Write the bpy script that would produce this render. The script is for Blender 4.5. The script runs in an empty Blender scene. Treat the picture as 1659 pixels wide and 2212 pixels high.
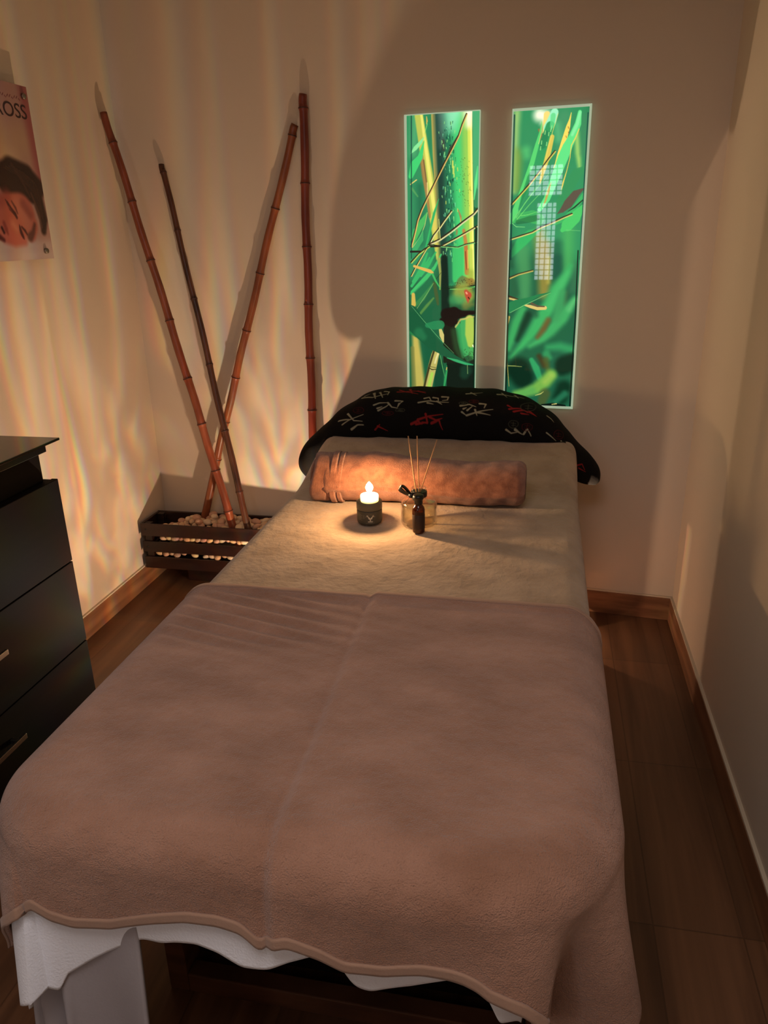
import bpy, math, random
import numpy as np
from mathutils import Vector, Matrix

random.seed(7)
rng = np.random.default_rng(11)
SC = bpy.context.scene
COL = SC.collection
PI = math.pi

# ------------------------------------------------------------------ camera, world, lights, exposure
cd = bpy.data.cameras.new('camera')
cam = bpy.data.objects.new('camera', cd); COL.objects.link(cam)
cd.sensor_fit = 'VERTICAL'; cd.sensor_height = 36.0; cd.sensor_width = 27.0
cd.lens = 36.0 * 1640.0 / 2212.0
cd.clip_start = 0.02
cam.matrix_world = Matrix(((0.9797442,-0.0477066,0.1944875,0.0000),(0.1989107,0.3441072,-0.9176191,0.0000),(-0.0231481,0.9377176,0.3466263,1.5500),(0,0,0,1)))
SC.camera = cam

SC.view_settings.view_transform = 'Standard'
SC.view_settings.look = 'None'
SC.view_settings.gamma = 1.0
SC.view_settings.use_curve_mapping = False
SC.view_settings.exposure = 0.0
SC.cycles.transparent_max_bounces = 24

w = bpy.data.worlds.new('world'); SC.world = w; w.use_nodes = True
w.node_tree.nodes['Background'].inputs[0].default_value = (0.5, 0.45, 0.4, 1)
w.node_tree.nodes['Background'].inputs[1].default_value = 0.02

def light(name, kind, loc, energy, color, radius=0.02, rot=None, **kw):
    l = bpy.data.lights.new(name, kind); l.energy = energy; l.color = color
    if kind != 'AREA': l.shadow_soft_size = radius
    for k, v in kw.items(): setattr(l, k, v)
    o = bpy.data.objects.new(name, l); COL.objects.link(o); o.location = loc
    if rot: o.rotation_euler = rot
    return o

def ripple(l, seed, base, gain, tint, fringe):
    """the ripple lamp throws uneven curtains of light: strength varies with direction"""
    l.use_nodes = True
    nt = l.node_tree; N = nt.nodes; L = nt.links
    em = N['Emission']
    tc = N.new('ShaderNodeTexCoord'); sp = N.new('ShaderNodeSeparateXYZ'); L.new(tc.outputs['Normal'], sp.inputs[0])
    at = N.new('ShaderNodeMath'); at.operation = 'ARCTAN2'; L.new(sp.outputs[1], at.inputs[0]); L.new(sp.outputs[0], at.inputs[1])
    chans = []
    for i in range(3):
        a = N.new('ShaderNodeMath'); a.operation = 'MULTIPLY_ADD'; L.new(at.outputs[0], a.inputs[0])
        a.inputs[1].default_value = 5.5; a.inputs[2].default_value = seed + (i-1)*fringe
        z = N.new('ShaderNodeMath'); z.operation = 'MULTIPLY'; L.new(sp.outputs[2], z.inputs[0]); z.inputs[1].default_value = 2.4
        cb = N.new('ShaderNodeCombineXYZ'); L.new(a.outputs[0], cb.inputs[0]); L.new(z.outputs[0], cb.inputs[1])
        cb.inputs[2].default_value = seed*3.1
        n = N.new('ShaderNodeTexNoise'); L.new(cb.outputs[0], n.inputs['Vector'])
        n.inputs['Scale'].default_value = 1.0; n.inputs['Detail'].default_value = 2.5; n.inputs['Distortion'].default_value = 1.6
        mr = N.new('ShaderNodeMapRange'); mr.interpolation_type = 'SMOOTHSTEP'
        L.new(n.outputs[0], mr.inputs[0])
        mr.inputs[1].default_value = 0.42; mr.inputs[2].default_value = 0.72
        mr.inputs[3].default_value = base*tint[i]; mr.inputs[4].default_value = (base+gain)*tint[i]
        chans.append(mr)
    cc = N.new('ShaderNodeCombineColor')
    for i in range(3): L.new(chans[i].outputs[0], cc.inputs[i])
    L.new(cc.outputs[0], em.inputs['Color'])
    zz = N.new('ShaderNodeMath'); zz.operation = 'MULTIPLY'; L.new(sp.outputs[2], zz.inputs[0]); L.new(sp.outputs[2], zz.inputs[1])
    ew = N.new('ShaderNodeMath'); ew.operation = 'MULTIPLY_ADD'; L.new(zz.outputs[0], ew.inputs[0]); ew.inputs[1].default_value = 2.2; ew.inputs[2].default_value = .72
    L.new(ew.outputs[0], em.inputs['Strength'])

def washer(l, power, cap):
    """made-up upward weighting for the added light: stronger towards the top so that a wall is lit evenly"""
    l.use_nodes = True
    nt = l.node_tree; N = nt.nodes; L = nt.links; em = N['Emission']
    tc = N.new('ShaderNodeTexCoord'); sp = N.new('ShaderNodeSeparateXYZ'); L.new(tc.outputs['Normal'], sp.inputs[0])
    z2 = N.new('ShaderNodeMath'); z2.operation = 'MULTIPLY'; L.new(sp.outputs[2], z2.inputs[0]); L.new(sp.outputs[2], z2.inputs[1])
    c2 = N.new('ShaderNodeMath'); c2.operation = 'SUBTRACT'; c2.inputs[0].default_value = 1.0; L.new(z2.outputs[0], c2.inputs[1])
    pw = N.new('ShaderNodeMath'); pw.operation = 'POWER'; L.new(c2.outputs[0], pw.inputs[0]); pw.inputs[1].default_value = -power/2
    mn = N.new('ShaderNodeMath'); mn.operation = 'MINIMUM'; L.new(pw.outputs[0], mn.inputs[0]); mn.inputs[1].default_value = cap
    L.new(mn.outputs[0], em.inputs['Strength'])

lampL = light('ripple_lamp_light', 'POINT', (-0.99, 2.56, 0.10), 19.0, (1, 1, 1), 0.012)
ripple(lampL.data, 1.7, 0.68, 0.95, (1.0, 0.70, 0.45), 0.13)
strip_l = light('added_strip_light_under_bed', 'POINT', (0.07, 2.755, 0.10), 2.1, (1.0, 0.66, 0.42), 0.0025)  # added light, out of view, placed to make the bright strip on the right wall
washer(strip_l.data, 2.8, 40.0)
fill_l = light('overhead_fill_light', 'AREA', (-0.25, 0.05, 2.55), 15.0, (1.0, 0.92, 0.93), rot=(-0.05, 0, 0), shape='SQUARE', size=0.8)  # added fill from above to brighten the bed, not a fitting in the room
candle_l = light('candle_light', 'POINT', (-0.4705, 2.02, 0.868), 4.6, (1.0, 0.58, 0.27), 0.008)
# ------------------------------------------------------------------ helpers
ROOT = {}
def lin(c):
    return tuple((x/255/12.92 if x/255 <= .04045 else ((x/255+.055)/1.055)**2.4) for x in c)

def props(o, label=None, cat=None, group=None, kind=None):
    if label: o['label'] = label
    if cat: o['category'] = cat
    if group: o['group'] = group
    if kind: o['kind'] = kind
    return o

def thing(name, loc, label, cat, group=None):
    o = bpy.data.objects.new(name, None); COL.objects.link(o); o.location = loc
    o.empty_display_size = 0.05
    ROOT[o.name] = Vector(loc)
    return props(o, label, cat, group)

def add(name, V, F, mat, parent=None, smooth=True, colors=None, auto=None):
    """one mesh object; V in world metres"""
    V = np.asarray(V, dtype=float).reshape(-1, 3)
    org = Vector((0, 0, 0))
    if parent is not None: org = ROOT.get(parent.name, Vector((0, 0, 0)))
    else:
        org = Vector((float(V[:,0].mean()), float(V[:,1].mean()), float(V[:,2].min())))
    me = bpy.data.meshes.new(name)
    me.from_pydata((V - np.array(org)).tolist(), [], [list(map(int, f)) for f in F])
    me.update()
    if smooth: me.polygons.foreach_set('use_smooth', [True]*len(me.polygons))
    if colors is not None:
        at = me.color_attributes.new('Col', 'FLOAT_COLOR', 'POINT')
        c = np.ones((len(V), 4)); c[:, :3] = colors.reshape(-1, 3)
        at.data.foreach_set('color', c.ravel())
    if mat: me.materials.append(mat)
    o = bpy.data.objects.new(name, me); COL.objects.link(o)
    if parent is not None:
        o.parent = parent
        ROOT[o.name] = org
    else:
        o.location = org; ROOT[o.name] = org
    if auto is not None:
        b = o.modifiers.new('bevel', 'BEVEL'); b.width = auto; b.segments = 2; b.limit_method = 'ANGLE'
    return o

class MB:
    def __init__(s): s.v = []; s.f = []
    def raw(s, V, F):
        n = len(s.v); s.v += [tuple(p) for p in V]; s.f += [tuple(i+n for i in f) for f in F]; return s
    def box(s, x0, x1, y0, y1, z0, z1):
        V = [(x0,y0,z0),(x1,y0,z0),(x1,y1,z0),(x0,y1,z0),(x0,y0,z1),(x1,y0,z1),(x1,y1,z1),(x0,y1,z1)]
        return s.raw(V, [(0,3,2,1),(4,5,6,7),(0,1,5,4),(1,2,6,5),(2,3,7,6),(3,0,4,7)])
    def quadbox(s, pts, z0, z1):
        n = len(pts)
        V = [(x,y,z0) for x,y in pts] + [(x,y,z1) for x,y in pts]
        F = [tuple(range(n-1,-1,-1)), tuple(range(n,2*n))] + [(i,(i+1)%n,n+(i+1)%n,n+i) for i in range(n)]
        return s.raw(V, F)
    def lathe(s, c, prof, seg=40, cap=True):
        cx, cy, cz = c; V = []; F = []
        for r, z in prof:
            for k in range(seg):
                a = 2*PI*k/seg; V.append((cx+r*math.cos(a), cy+r*math.sin(a), cz+z))
        for i in range(len(prof)-1):
            for k in range(seg):
                k2 = (k+1) % seg
                F.append((i*seg+k, i*seg+k2, (i+1)*seg+k2, (i+1)*seg+k))
        if cap:
            F.append(tuple(range(seg-1,-1,-1))); F.append(tuple((len(prof)-1)*seg+k for k in range(seg)))
        return s.raw(V, F)
    def tube(s, pts, rad, seg=10, cap=True):
        pts = [Vector(p) for p in pts]; V = []; F = []
        up = Vector((0,0,1))
        t0 = (pts[1]-pts[0]).normalized()
        if abs(t0.dot(up)) > .95: up = Vector((0,1,0))
        nrm = (up - t0*up.dot(t0)).normalized()
        for i, p in enumerate(pts):
            t = (pts[min(i+1,len(pts)-1)] - pts[max(i-1,0)]).normalized()
            nrm = (nrm - t*nrm.dot(t)).normalized(); b = t.cross(nrm)
            r = rad[i] if hasattr(rad, '__len__') else rad
            for k in range(seg):
                a = 2*PI*k/seg; V.append(tuple(p + nrm*(r*math.cos(a)) + b*(r*math.sin(a))))
        for i in range(len(pts)-1):
            for k in range(seg):
                k2 = (k+1) % seg
                F.append((i*seg+k, i*seg+k2, (i+1)*seg+k2, (i+1)*seg+k))
        if cap:
            F.append(tuple(range(seg-1,-1,-1))); F.append(tuple((len(pts)-1)*seg+k for k in range(seg)))
        return s.raw(V, F)
    def obj(s, name, mat, parent=None, smooth=False, bevel=None):
        return add(name, s.v, s.f, mat, parent, smooth, None, bevel)

def gridfaces(nu, nv, closed_v=False):
    i = np.arange(nu-1)[:,None]; j = np.arange(nv if closed_v else nv-1)[None]
    j2 = (j+1) % nv
    a = i*nv+j; b = (i+1)*nv+j; c = (i+1)*nv+j2; d = i*nv+j2
    return np.stack([a,b,c,d], -1).reshape(-1,4)

def raster(strokes, W, H, cell, base):
    """paint soft brush strokes (points in mm with width) on a grid; returns sRGB colours"""
    nx, ny = int(round(W/cell))+1, int(round(H/cell))+1
    im = np.zeros((ny, nx, 3)) + np.array(base)/255.
    for col, soft, al, pts in strokes:
        m = max(p[2] for p in pts)/2 + soft
        x0 = max(0, int((min(p[0] for p in pts)-m)/cell)); x1 = min(nx, int((max(p[0] for p in pts)+m)/cell)+2)
        y0 = max(0, int((min(p[1] for p in pts)-m)/cell)); y1 = min(ny, int((max(p[1] for p in pts)+m)/cell)+2)
        if x1 <= x0 or y1 <= y0: continue
        gy, gx = np.mgrid[y0:y1, x0:x1]*cell
        best = np.full(gx.shape, 1e9)
        for a, b in zip(pts[:-1], pts[1:]):
            dx, dy = b[0]-a[0], b[1]-a[1]; q = dx*dx+dy*dy+1e-9
            t = np.clip(((gx-a[0])*dx+(gy-a[1])*dy)/q, 0, 1)
            best = np.minimum(best, np.hypot(gx-a[0]-t*dx, gy-a[1]-t*dy)-(a[2]+(b[2]-a[2])*t)/2)
        s = max(soft, cell*.8)
        k = np.clip(.5-best/s, 0, 1); k = k*k*(3-2*k)*al
        im[y0:y1, x0:x1] = im[y0:y1, x0:x1]*(1-k[...,None]) + np.array(col)/255.*k[...,None]
    return im

def to_lin(im):
    return np.where(im <= .04045, im/12.92, ((im+.055)/1.055)**2.4)

# ------------------------------------------------------------------ materials
def mat(name, color, rough=.6, spec=.5, noise=None, bump=None, metal=0, sheen=0, coat=0, vcol=False, emit=0, sss=0, trans=0, ior=1.45):
    """noise = (scale, darker colour, detail, stretch), bump = (scale, strength, distance)"""
    m = bpy.data.materials.new(name); m.use_nodes = True
    nt = m.node_tree; N = nt.nodes; L = nt.links; p = N['Principled BSDF']
    p.inputs['Base Color'].default_value = (*lin(color), 1)
    p.inputs['Roughness'].default_value = rough
    p.inputs['Specular IOR Level'].default_value = spec
    p.inputs['Metallic'].default_value = metal
    p.inputs['IOR'].default_value = ior
    if sheen: p.inputs['Sheen Weight'].default_value = sheen; p.inputs['Sheen Roughness'].default_value = .5
    if coat: p.inputs['Coat Weight'].default_value = coat; p.inputs['Coat Roughness'].default_value = .08
    if sss:
        p.inputs['Subsurface Weight'].default_value = 1.0; p.inputs['Subsurface Scale'].default_value = sss
        p.inputs['Subsurface Radius'].default_value = (1, .85, .6)
    if trans: p.inputs['Transmission Weight'].default_value = trans
    tc = N.new('ShaderNodeTexCoord')
    if noise:
        sc, c2, det, st = noise
        mp = N.new('ShaderNodeMapping'); mp.inputs['Scale'].default_value = st; L.new(tc.outputs['Object'], mp.inputs[0])
        n = N.new('ShaderNodeTexNoise'); n.inputs['Scale'].default_value = sc; n.inputs['Detail'].default_value = det
        L.new(mp.outputs[0], n.inputs['Vector'])
        r = N.new('ShaderNodeValToRGB'); r.color_ramp.elements[0].position = .32; r.color_ramp.elements[1].position = .68
        r.color_ramp.elements[0].color = (*lin(c2), 1); r.color_ramp.elements[1].color = (*lin(color), 1)
        L.new(n.outputs[0], r.inputs[0]); L.new(r.outputs[0], p.inputs['Base Color'])
    if bump:
        prev = None
        for sc, stg, dist in (bump if isinstance(bump, list) else [bump]):
            n = N.new('ShaderNodeTexNoise'); n.inputs['Scale'].default_value = sc; n.inputs['Detail'].default_value = 3
            L.new(tc.outputs['Object'], n.inputs['Vector'])
            b = N.new('ShaderNodeBump'); b.inputs['Strength'].default_value = stg; b.inputs['Distance'].default_value = dist
            L.new(n.outputs[0], b.inputs['Height'])
            if prev: L.new(prev.outputs[0], b.inputs['Normal'])
            prev = b
        L.new(prev.outputs[0], p.inputs['Normal'])
    if vcol:
        a = N.new('ShaderNodeVertexColor'); a.layer_name = 'Col'
        L.new(a.outputs[0], p.inputs['Base Color'])
        if emit:
            L.new(a.outputs[0], p.inputs['Emission Color']); p.inputs['Emission Strength'].default_value = emit
    elif emit:
        p.inputs['Emission Color'].default_value = (*lin(color), 1); p.inputs['Emission Strength'].default_value = emit
    return m

def thin_glass(name, tint, ior=1.45, rough=.03):
    """clear glass: mirror reflection by Fresnel over tinted see-through"""
    m = bpy.data.materials.new(name); m.use_nodes = True
    N = m.node_tree.nodes; L = m.node_tree.links; N.clear()
    o = N.new('ShaderNodeOutputMaterial'); mx = N.new('ShaderNodeMixShader')
    lw = N.new('ShaderNodeLayerWeight'); lw.inputs['Blend'].default_value = .5
    pw = N.new('ShaderNodeMath'); pw.operation = 'POWER'; pw.inputs[1].default_value = 3.0; L.new(lw.outputs['Facing'], pw.inputs[0])
    f = N.new('ShaderNodeMath'); f.operation = 'MULTIPLY_ADD'; f.inputs[1].default_value = .95; f.inputs[2].default_value = ((ior-1)/(ior+1))**2; L.new(pw.outputs[0], f.inputs[0])
    t = N.new('ShaderNodeBsdfTransparent'); t.inputs[0].default_value = (*tint, 1)
    g = N.new('ShaderNodeBsdfGlossy'); g.inputs['Roughness'].default_value = rough
    L.new(f.outputs[0], mx.inputs[0]); L.new(t.outputs[0], mx.inputs[1]); L.new(g.outputs[0], mx.inputs[2]); L.new(mx.outputs[0], o.inputs[0])
    return m

def emitter(name, color, strength):
    m = bpy.data.materials.new(name); m.use_nodes = True
    N = m.node_tree.nodes; L = m.node_tree.links; N.clear()
    o = N.new('ShaderNodeOutputMaterial'); e = N.new('ShaderNodeEmission')
    e.inputs[0].default_value = (*color, 1); e.inputs[1].default_value = strength
    L.new(e.outputs[0], o.inputs[0]); return m

def plank_mat(name):
    m = bpy.data.materials.new(name); m.use_nodes = True
    nt = m.node_tree; N = nt.nodes; L = nt.links; p = N['Principled BSDF']
    g = N.new('ShaderNodeNewGeometry')
    sp = N.new('ShaderNodeSeparateXYZ'); L.new(g.outputs['Position'], sp.inputs[0])
    cb = N.new('ShaderNodeCombineXYZ'); L.new(sp.outputs[1], cb.inputs[0]); L.new(sp.outputs[0], cb.inputs[1])
    ad = N.new('ShaderNodeVectorMath'); ad.operation = 'ADD'; ad.inputs[1].default_value = (-2.635+6.0, -0.52+4.0, 0); L.new(cb.outputs[0], ad.inputs[0])
    br = N.new('ShaderNodeTexBrick'); L.new(ad.outputs[0], br.inputs['Vector'])
    br.offset = 0.0; br.squash = 1.0
    br.inputs['Scale'].default_value = 1.0; br.inputs['Brick Width'].default_value = .6; br.inputs['Row Height'].default_value = .2
    br.inputs['Mortar Size'].default_value = .0022; br.inputs['Mortar Smooth'].default_value = .2
    br.inputs['Color1'].default_value = (.9,.9,.9,1); br.inputs['Color2'].default_value = (.55,.55,.55,1); br.inputs['Mortar'].default_value = (.45,.45,.45,1)
    mp = N.new('ShaderNodeMapping'); mp.inputs['Scale'].default_value = (16, .8, 1); L.new(g.outputs['Position'], mp.inputs[0])
    n = N.new('ShaderNodeTexNoise'); n.inputs['Scale'].default_value = 1.4; n.inputs['Detail'].default_value = 5; n.inputs['Distortion'].default_value = .6
    L.new(mp.outputs[0], n.inputs['Vector'])
    r = N.new('ShaderNodeValToRGB'); L.new(n.outputs[0], r.inputs[0])
    r.color_ramp.elements[0].position = .3; r.color_ramp.elements[0].color = (*lin((92,60,40)), 1)
    r.color_ramp.elements[1].position = .7; r.color_ramp.elements[1].color = (*lin((130,89,60)), 1)
    mx = N.new('ShaderNodeMix'); mx.data_type = 'RGBA'; mx.blend_type = 'MULTIPLY'; mx.inputs[0].default_value = .8
    L.new(r.outputs[0], mx.inputs[6]); L.new(br.outputs[0], mx.inputs[7]); L.new(mx.outputs[2], p.inputs['Base Color'])
    p.inputs['Roughness'].default_value = .42
    b = N.new('ShaderNodeBump'); b.inputs['Strength'].default_value = .3; b.inputs['Distance'].default_value = .002
    L.new(br.outputs['Fac'], b.inputs['Height']); b.invert = True
    L.new(b.outputs[0], p.inputs['Normal'])
    return m

def bamboo_mat(name, c1, c2):
    m = mat(name, c1, .35, .5, (6, c2, 4, (6, 6, .6)), (30, .15, .002))
    return m

M = {}
M['wall'] = mat('painted_plaster', (212,197,178), .85, .2, None, [(160, .12, .002), (12, .10, .006)])
M['ceiling'] = mat('ceiling_paint', (176,166,154), .9, .2)
M['floor'] = plank_mat('wood_look_tile')
M['skirt'] = mat('wood_look_skirting', (150,104,72), .45, .4, (5, (112,74,50), 4, (1,.4,6)))
M['caulk'] = mat('pale_caulk', (206,190,166), .8)
M['wenge'] = mat('dark_wenge', (17,12,9), .62, .06, (9, (13,9,7), 5, (1,.5,8)), (60, .1, .001))
M['darkglass'] = mat('dark_glass', (24,20,16), .08, .5)
M['steel'] = mat('brushed_steel', (150,146,136), .35, .5, metal=1)
M['sheet'] = mat('beige_velvet', (190,166,140), .9, .1, (9, (166,142,116), 4, (1,1,1)), [(420, .45, .003), (34, .6, .012)], sheen=.25)
M['blanket'] = mat('brown_fleece', (180,136,112), .95, .1, (7, (154,112,88), 5, (1,1.6,1)), [(420, .8, .005), (48, .45, .010)], sheen=.3)
M['hem'] = mat('blanket_hem', (166,132,110), .9, .1, None, (300, .3, .002), sheen=.2)
M['white'] = mat('white_fleece', (240,240,244), .95, .1, None, (260, .4, .003), sheen=.2)
M['grey'] = mat('grey_cover', (168,160,160), .9, .1, None, (200, .2, .002))
M['towel'] = mat('brown_towel', (168,110,82), .95, .1, (40, (130,80,58), 4, (1,1,1)), [(620, .8, .004), (230, .45, .004)], sheen=.4)
M['vinyl'] = mat('brown_vinyl', (96,74,60), .6)
M['bedwood'] = mat('brown_bed_wood', (98,62,40), .5, .4, (6, (70,42,27), 4, (1,1,6)))
M['crate'] = mat('mahogany_stain', (44,24,19), .38, .5, (8, (28,15,12), 4, (.5,4,4)), (50, .1, .001))
M['candle'] = mat('white_wax', (250,246,228), .5, .4, sss=.05)
M['wick'] = mat('burnt_wick', (30,22,18), .9)
M['jar'] = mat('grey_green_jar', (70,66,54), .5, .4)
M['lid'] = mat('grey_jar_lid', (92,86,70), .5, .4)
M['glass'] = thin_glass('clear_glass', (.94,.94,.92))
M['liquid'] = thin_glass('clear_oil', (.93,.90,.80), 1.2)
M['amber'] = mat('amber_glass', (96,44,16), .08, .5, trans=.75)
M['black'] = mat('black_plastic', (16,14,13), .4, .5)
M['ribbon'] = mat('black_satin_ribbon', (20,16,15), .35, .6)
M['reed'] = mat('pale_rattan', (206,160,112), .7, .3, (40, (170,120,80), 3, (1,1,.1)))
M['throw'] = mat('printed_black_fleece', (20,18,16), .9, .15, vcol=True, bump=(240, .3, .003))
M['print'] = mat('backlit_print', (255,255,255), .015, .5, vcol=True, emit=1.0)
M['edge'] = mat('lit_glass_edge', (190,216,186), .15, .5, emit=.5)
M['poster'] = mat('printed_acrylic', (255,255,255), .2, .5, vcol=True)
M['ink'] = mat('dark_ink', (58,40,40), .6)
M['label'] = mat('printed_label', (255,255,255), .5, .4, vcol=True)
M['bam1'] = bamboo_mat('red_brown_bamboo', (138,72,48), (98,46,30))
M['bam2'] = bamboo_mat('dark_bamboo', (92,54,36), (48,27,21))
M['bam3'] = bamboo_mat('orange_brown_bamboo', (144,80,48), (108,56,34))
M['bam4'] = bamboo_mat('deep_red_bamboo', (138,62,42), (94,38,28))
M['winframe'] = mat('white_window_frame', (215,215,215), .5)
M['pane'] = emitter('daylight_pane', (.80,.88,1.0), 9.5)
FL = bpy.data.materials.new('candle_flame'); FL.use_nodes = True
FL.node_tree.nodes.clear()
_o = FL.node_tree.nodes.new('ShaderNodeOutputMaterial'); _e = FL.node_tree.nodes.new('ShaderNodeEmission')
_e.inputs[0].default_value = (1, .72, .38, 1); _e.inputs[1].default_value = 20
_t = FL.node_tree.nodes.new('ShaderNodeBsdfTransparent'); _a = FL.node_tree.nodes.new('ShaderNodeAddShader')
FL.node_tree.links.new(_e.outputs[0], _a.inputs[0]); FL.node_tree.links.new(_t.outputs[0], _a.inputs[1]); FL.node_tree.links.new(_a.outputs[0], _o.inputs[0])

# ------------------------------------------------------------------ room shell
XL, XR = -1.79, 0.575
def yb(x): return 3.055 - .1*x
YN = -1.10; ZC = 2.62; T = .12
def st(o): o['kind'] = 'structure'; return o
mb = MB(); mb.quadbox([(XL-T,YN-T),(XR+T,YN-T),(XR+T,yb(XR+T)+T),(XL-T,yb(XL-T)+T)], -.1, 0); st(mb.obj('floor', M['floor']))
mb = MB(); mb.quadbox([(XL-T,YN-T),(XR+T,YN-T),(XR+T,yb(XR+T)+T),(XL-T,yb(XL-T)+T)], ZC, ZC+.1); st(mb.obj('ceiling', M['ceiling']))
mb = MB(); mb.quadbox([(XL-T,YN),(XL,YN),(XL,yb(XL)),(XL-T,yb(XL))], 0, ZC); st(mb.obj('wall_left', M['wall']))
mb = MB(); mb.quadbox([(XR,YN),(XR+T,YN),(XR+T,yb(XR)),(XR,yb(XR))], 0, ZC); st(mb.obj('wall_right', M['wall']))
mb = MB(); mb.quadbox([(XL-T,yb(XL-T)),(XR+T,yb(XR+T)),(XR+T,yb(XR+T)+T),(XL-T,yb(XL-T)+T)], 0, ZC); st(mb.obj('wall_back', M['wall']))
mb = MB(); mb.box(XL-T, XR+T, YN-T, YN, 0, ZC); st(mb.obj('wall_front', M['wall']))
BH = .100; BT = .011
def skirting(name, pts_b, pts_c):
    mb = MB(); mb.quadbox(pts_b, 0, BH); b = st(mb.obj(name, M['skirt'], bevel=.002))
    mb = MB(); mb.quadbox(pts_c, BH, BH+.006)
    me = mb.obj('caulk_line', M['caulk'], b); me['label'] = 'pale caulk bead'
skirting('baseboard_left', [(XL,YN),(XL+BT,YN),(XL+BT,yb(XL)-BT),(XL,yb(XL)-BT)], [(XL,YN),(XL+.010,YN),(XL+.010,yb(XL)-BT),(XL,yb(XL)-BT)])
skirting('baseboard_right', [(XR-BT,YN),(XR,YN),(XR,yb(XR)-BT),(XR-BT,yb(XR)-BT)], [(XR-.010,YN),(XR,YN),(XR,yb(XR)-BT),(XR-.010,yb(XR)-BT)])
skirting('baseboard_back', [(XL,yb(XL)-BT),(XR,yb(XR)-BT),(XR,yb(XR)),(XL,yb(XL))], [(XL,yb(XL)-.008),(XR,yb(XR)-.008),(XR,yb(XR)),(XL,yb(XL))])

# window behind the photographer (seen as a reflection in the glass panel)
for wn, (wx0, wx1, wz0, wz1, nxb, nzb) in enumerate(((-1.03, -.72, 1.80, 2.06, 5, 6), (-.95, -.76, 1.10, 1.76, 4, 14))):
    mb = MB()
    for x in (wx0, wx1-.012): mb.box(x, x+.012, YN, YN+.03, wz0, wz1)
    for z in (wz0, wz1-.012): mb.box(wx0+.012, wx1-.012, YN, YN+.03, z, z+.012)
    for k in range(1, nxb):
        x = wx0 + (wx1-wx0)*k/nxb; mb.box(x-.004, x+.004, YN+.004, YN+.02, wz0+.012, wz1-.012)
    for k in range(1, nzb):
        z = wz0 + (wz1-wz0)*k/nzb; mb.box(wx0+.012, wx1-.012, YN+.005, YN+.018, z-.004, z+.004)
    wf = st(mb.obj('window_%d' % (wn+1), M['winframe']))
    mb = MB(); mb.box(wx0+.012, wx1-.012, YN+.001, YN+.004, wz0+.012, wz1-.012); mb.obj('pane', M['pane'], wf)

# ------------------------------------------------------------------ massage bed and its covers
BX0, BX1, BY0, BY1, BZ = -.800, .127, .775, 2.975, .735
def topz(y):
    t = np.clip((y-2.32)/.42, 0, 1); return BZ + .078*t*t*(3-2*t)
def bedmap(px, py, lift, r=.045, flare=.03, rc_foot=.19, rc_head=.08, fold=None, pleat=None):
    """lay a flat sheet point (px,py) over the mattress: flat on top, round the edge, then hanging"""
    cx, cy = (BX0+BX1)/2, (BY0+BY1)/2; hx, hy = (BX1-BX0)/2, (BY1-BY0)/2
    rc = np.where(py < cy, np.where(px < cx, rc_foot*.6, rc_foot), rc_head)
    qx = np.abs(px-cx)-(hx-rc); qy = np.abs(py-cy)-(hy-rc)
    mx, my = np.maximum(qx, 0), np.maximum(qy, 0); q = np.hypot(mx, my)
    inside = np.minimum(np.maximum(qx, qy), 0)
    sd = q + inside - rc
    corner = q > 1e-9
    dx = np.where(corner, mx/np.maximum(q,1e-9), 0)*np.sign(px-cx); dy = np.where(corner, my/np.maximum(q,1e-9), 0)*np.sign(py-cy)
    R_ = r + lift
    e = np.maximum(sd + r, 0)
    arc = np.minimum(e, R_*PI/2); rest = e - arc
    h = R_*np.sin(arc/R_) + flare*rest
    v = R_*(1-np.cos(arc/R_)) + np.sqrt(np.maximum(1-np.asarray(flare)**2, 0))*rest
    if fold is not None: h = h + fold(px, py, rest)
    if pleat is not None:
        phi = np.arctan2(my, mx)*(corner & (px > cx) & (py < cy))
        h = h + pleat(phi, rest)
    X = px - dx*e + dx*h; Y = py - dy*e + dy*h
    Z = topz(np.clip(Y, BY0, BY1)) + lift - v
    return np.stack([X, Y, Z], -1), e, rest

def cloth(name, U, V, fn, mat_, label, cat, thick=.006, group=None):
    P = fn(U, V)
    o = add(name, P, gridfaces(*U.shape), mat_)
    s = o.modifiers.new('solid', 'SOLIDIFY'); s.thickness = thick; s.offset = -1
    props(o, label, cat, group); return o

def vnoise(x, y, seed):
    r = np.random.default_rng(seed); out = np.zeros_like(x)
    for k in range(9):
        a = r.uniform(0, 2*PI); f = r.uniform(3, 26); ph = r.uniform(0, 2*PI)
        out += np.sin((x*math.cos(a)+y*math.sin(a)*1.4)*f+ph)*(4/(f+4))
    return out/3

bed = thing('massage_bed', (-.33, 1.8, 0), 'massage bed with a dark wooden base, covered with beige sheet and brown blanket', 'bed')
n = 46
mu, mv = np.meshgrid(np.linspace(BX0-.14, BX1+.14, 80), np.linspace(BY0-.14, BY1+.14, 150), indexing='ij')
P, e, rest = bedmap(mu, mv, 0.0, flare=-.22)
mt = add('mattress', P, gridfaces(*mu.shape), M['vinyl'], bed)
mb = MB()
mb.box(-.735, -.690, 1.08, 2.60, 0, .64)
mb.box(.030, .075, 1.08, 2.60, 0, .64)
mb.box(-.69, .03, 1.08, 1.12, .0, .05); mb.box(-.69, .03, 1.08, 2.60, .59, .64)
mb.obj('base_frame', M['bedwood'], bed, bevel=.003)
mb = MB(); mb.box(-.69, .03, 1.14, 2.58, .05, .59); mb.obj('base_panel', M['wenge'], bed, bevel=.002)['label'] = 'near-black front panel'
mb = MB(); mb.box(-.69, .03, 1.12, 1.14, .315, .325); mb.obj('panel_rail', M['bedwood'], bed)

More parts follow.
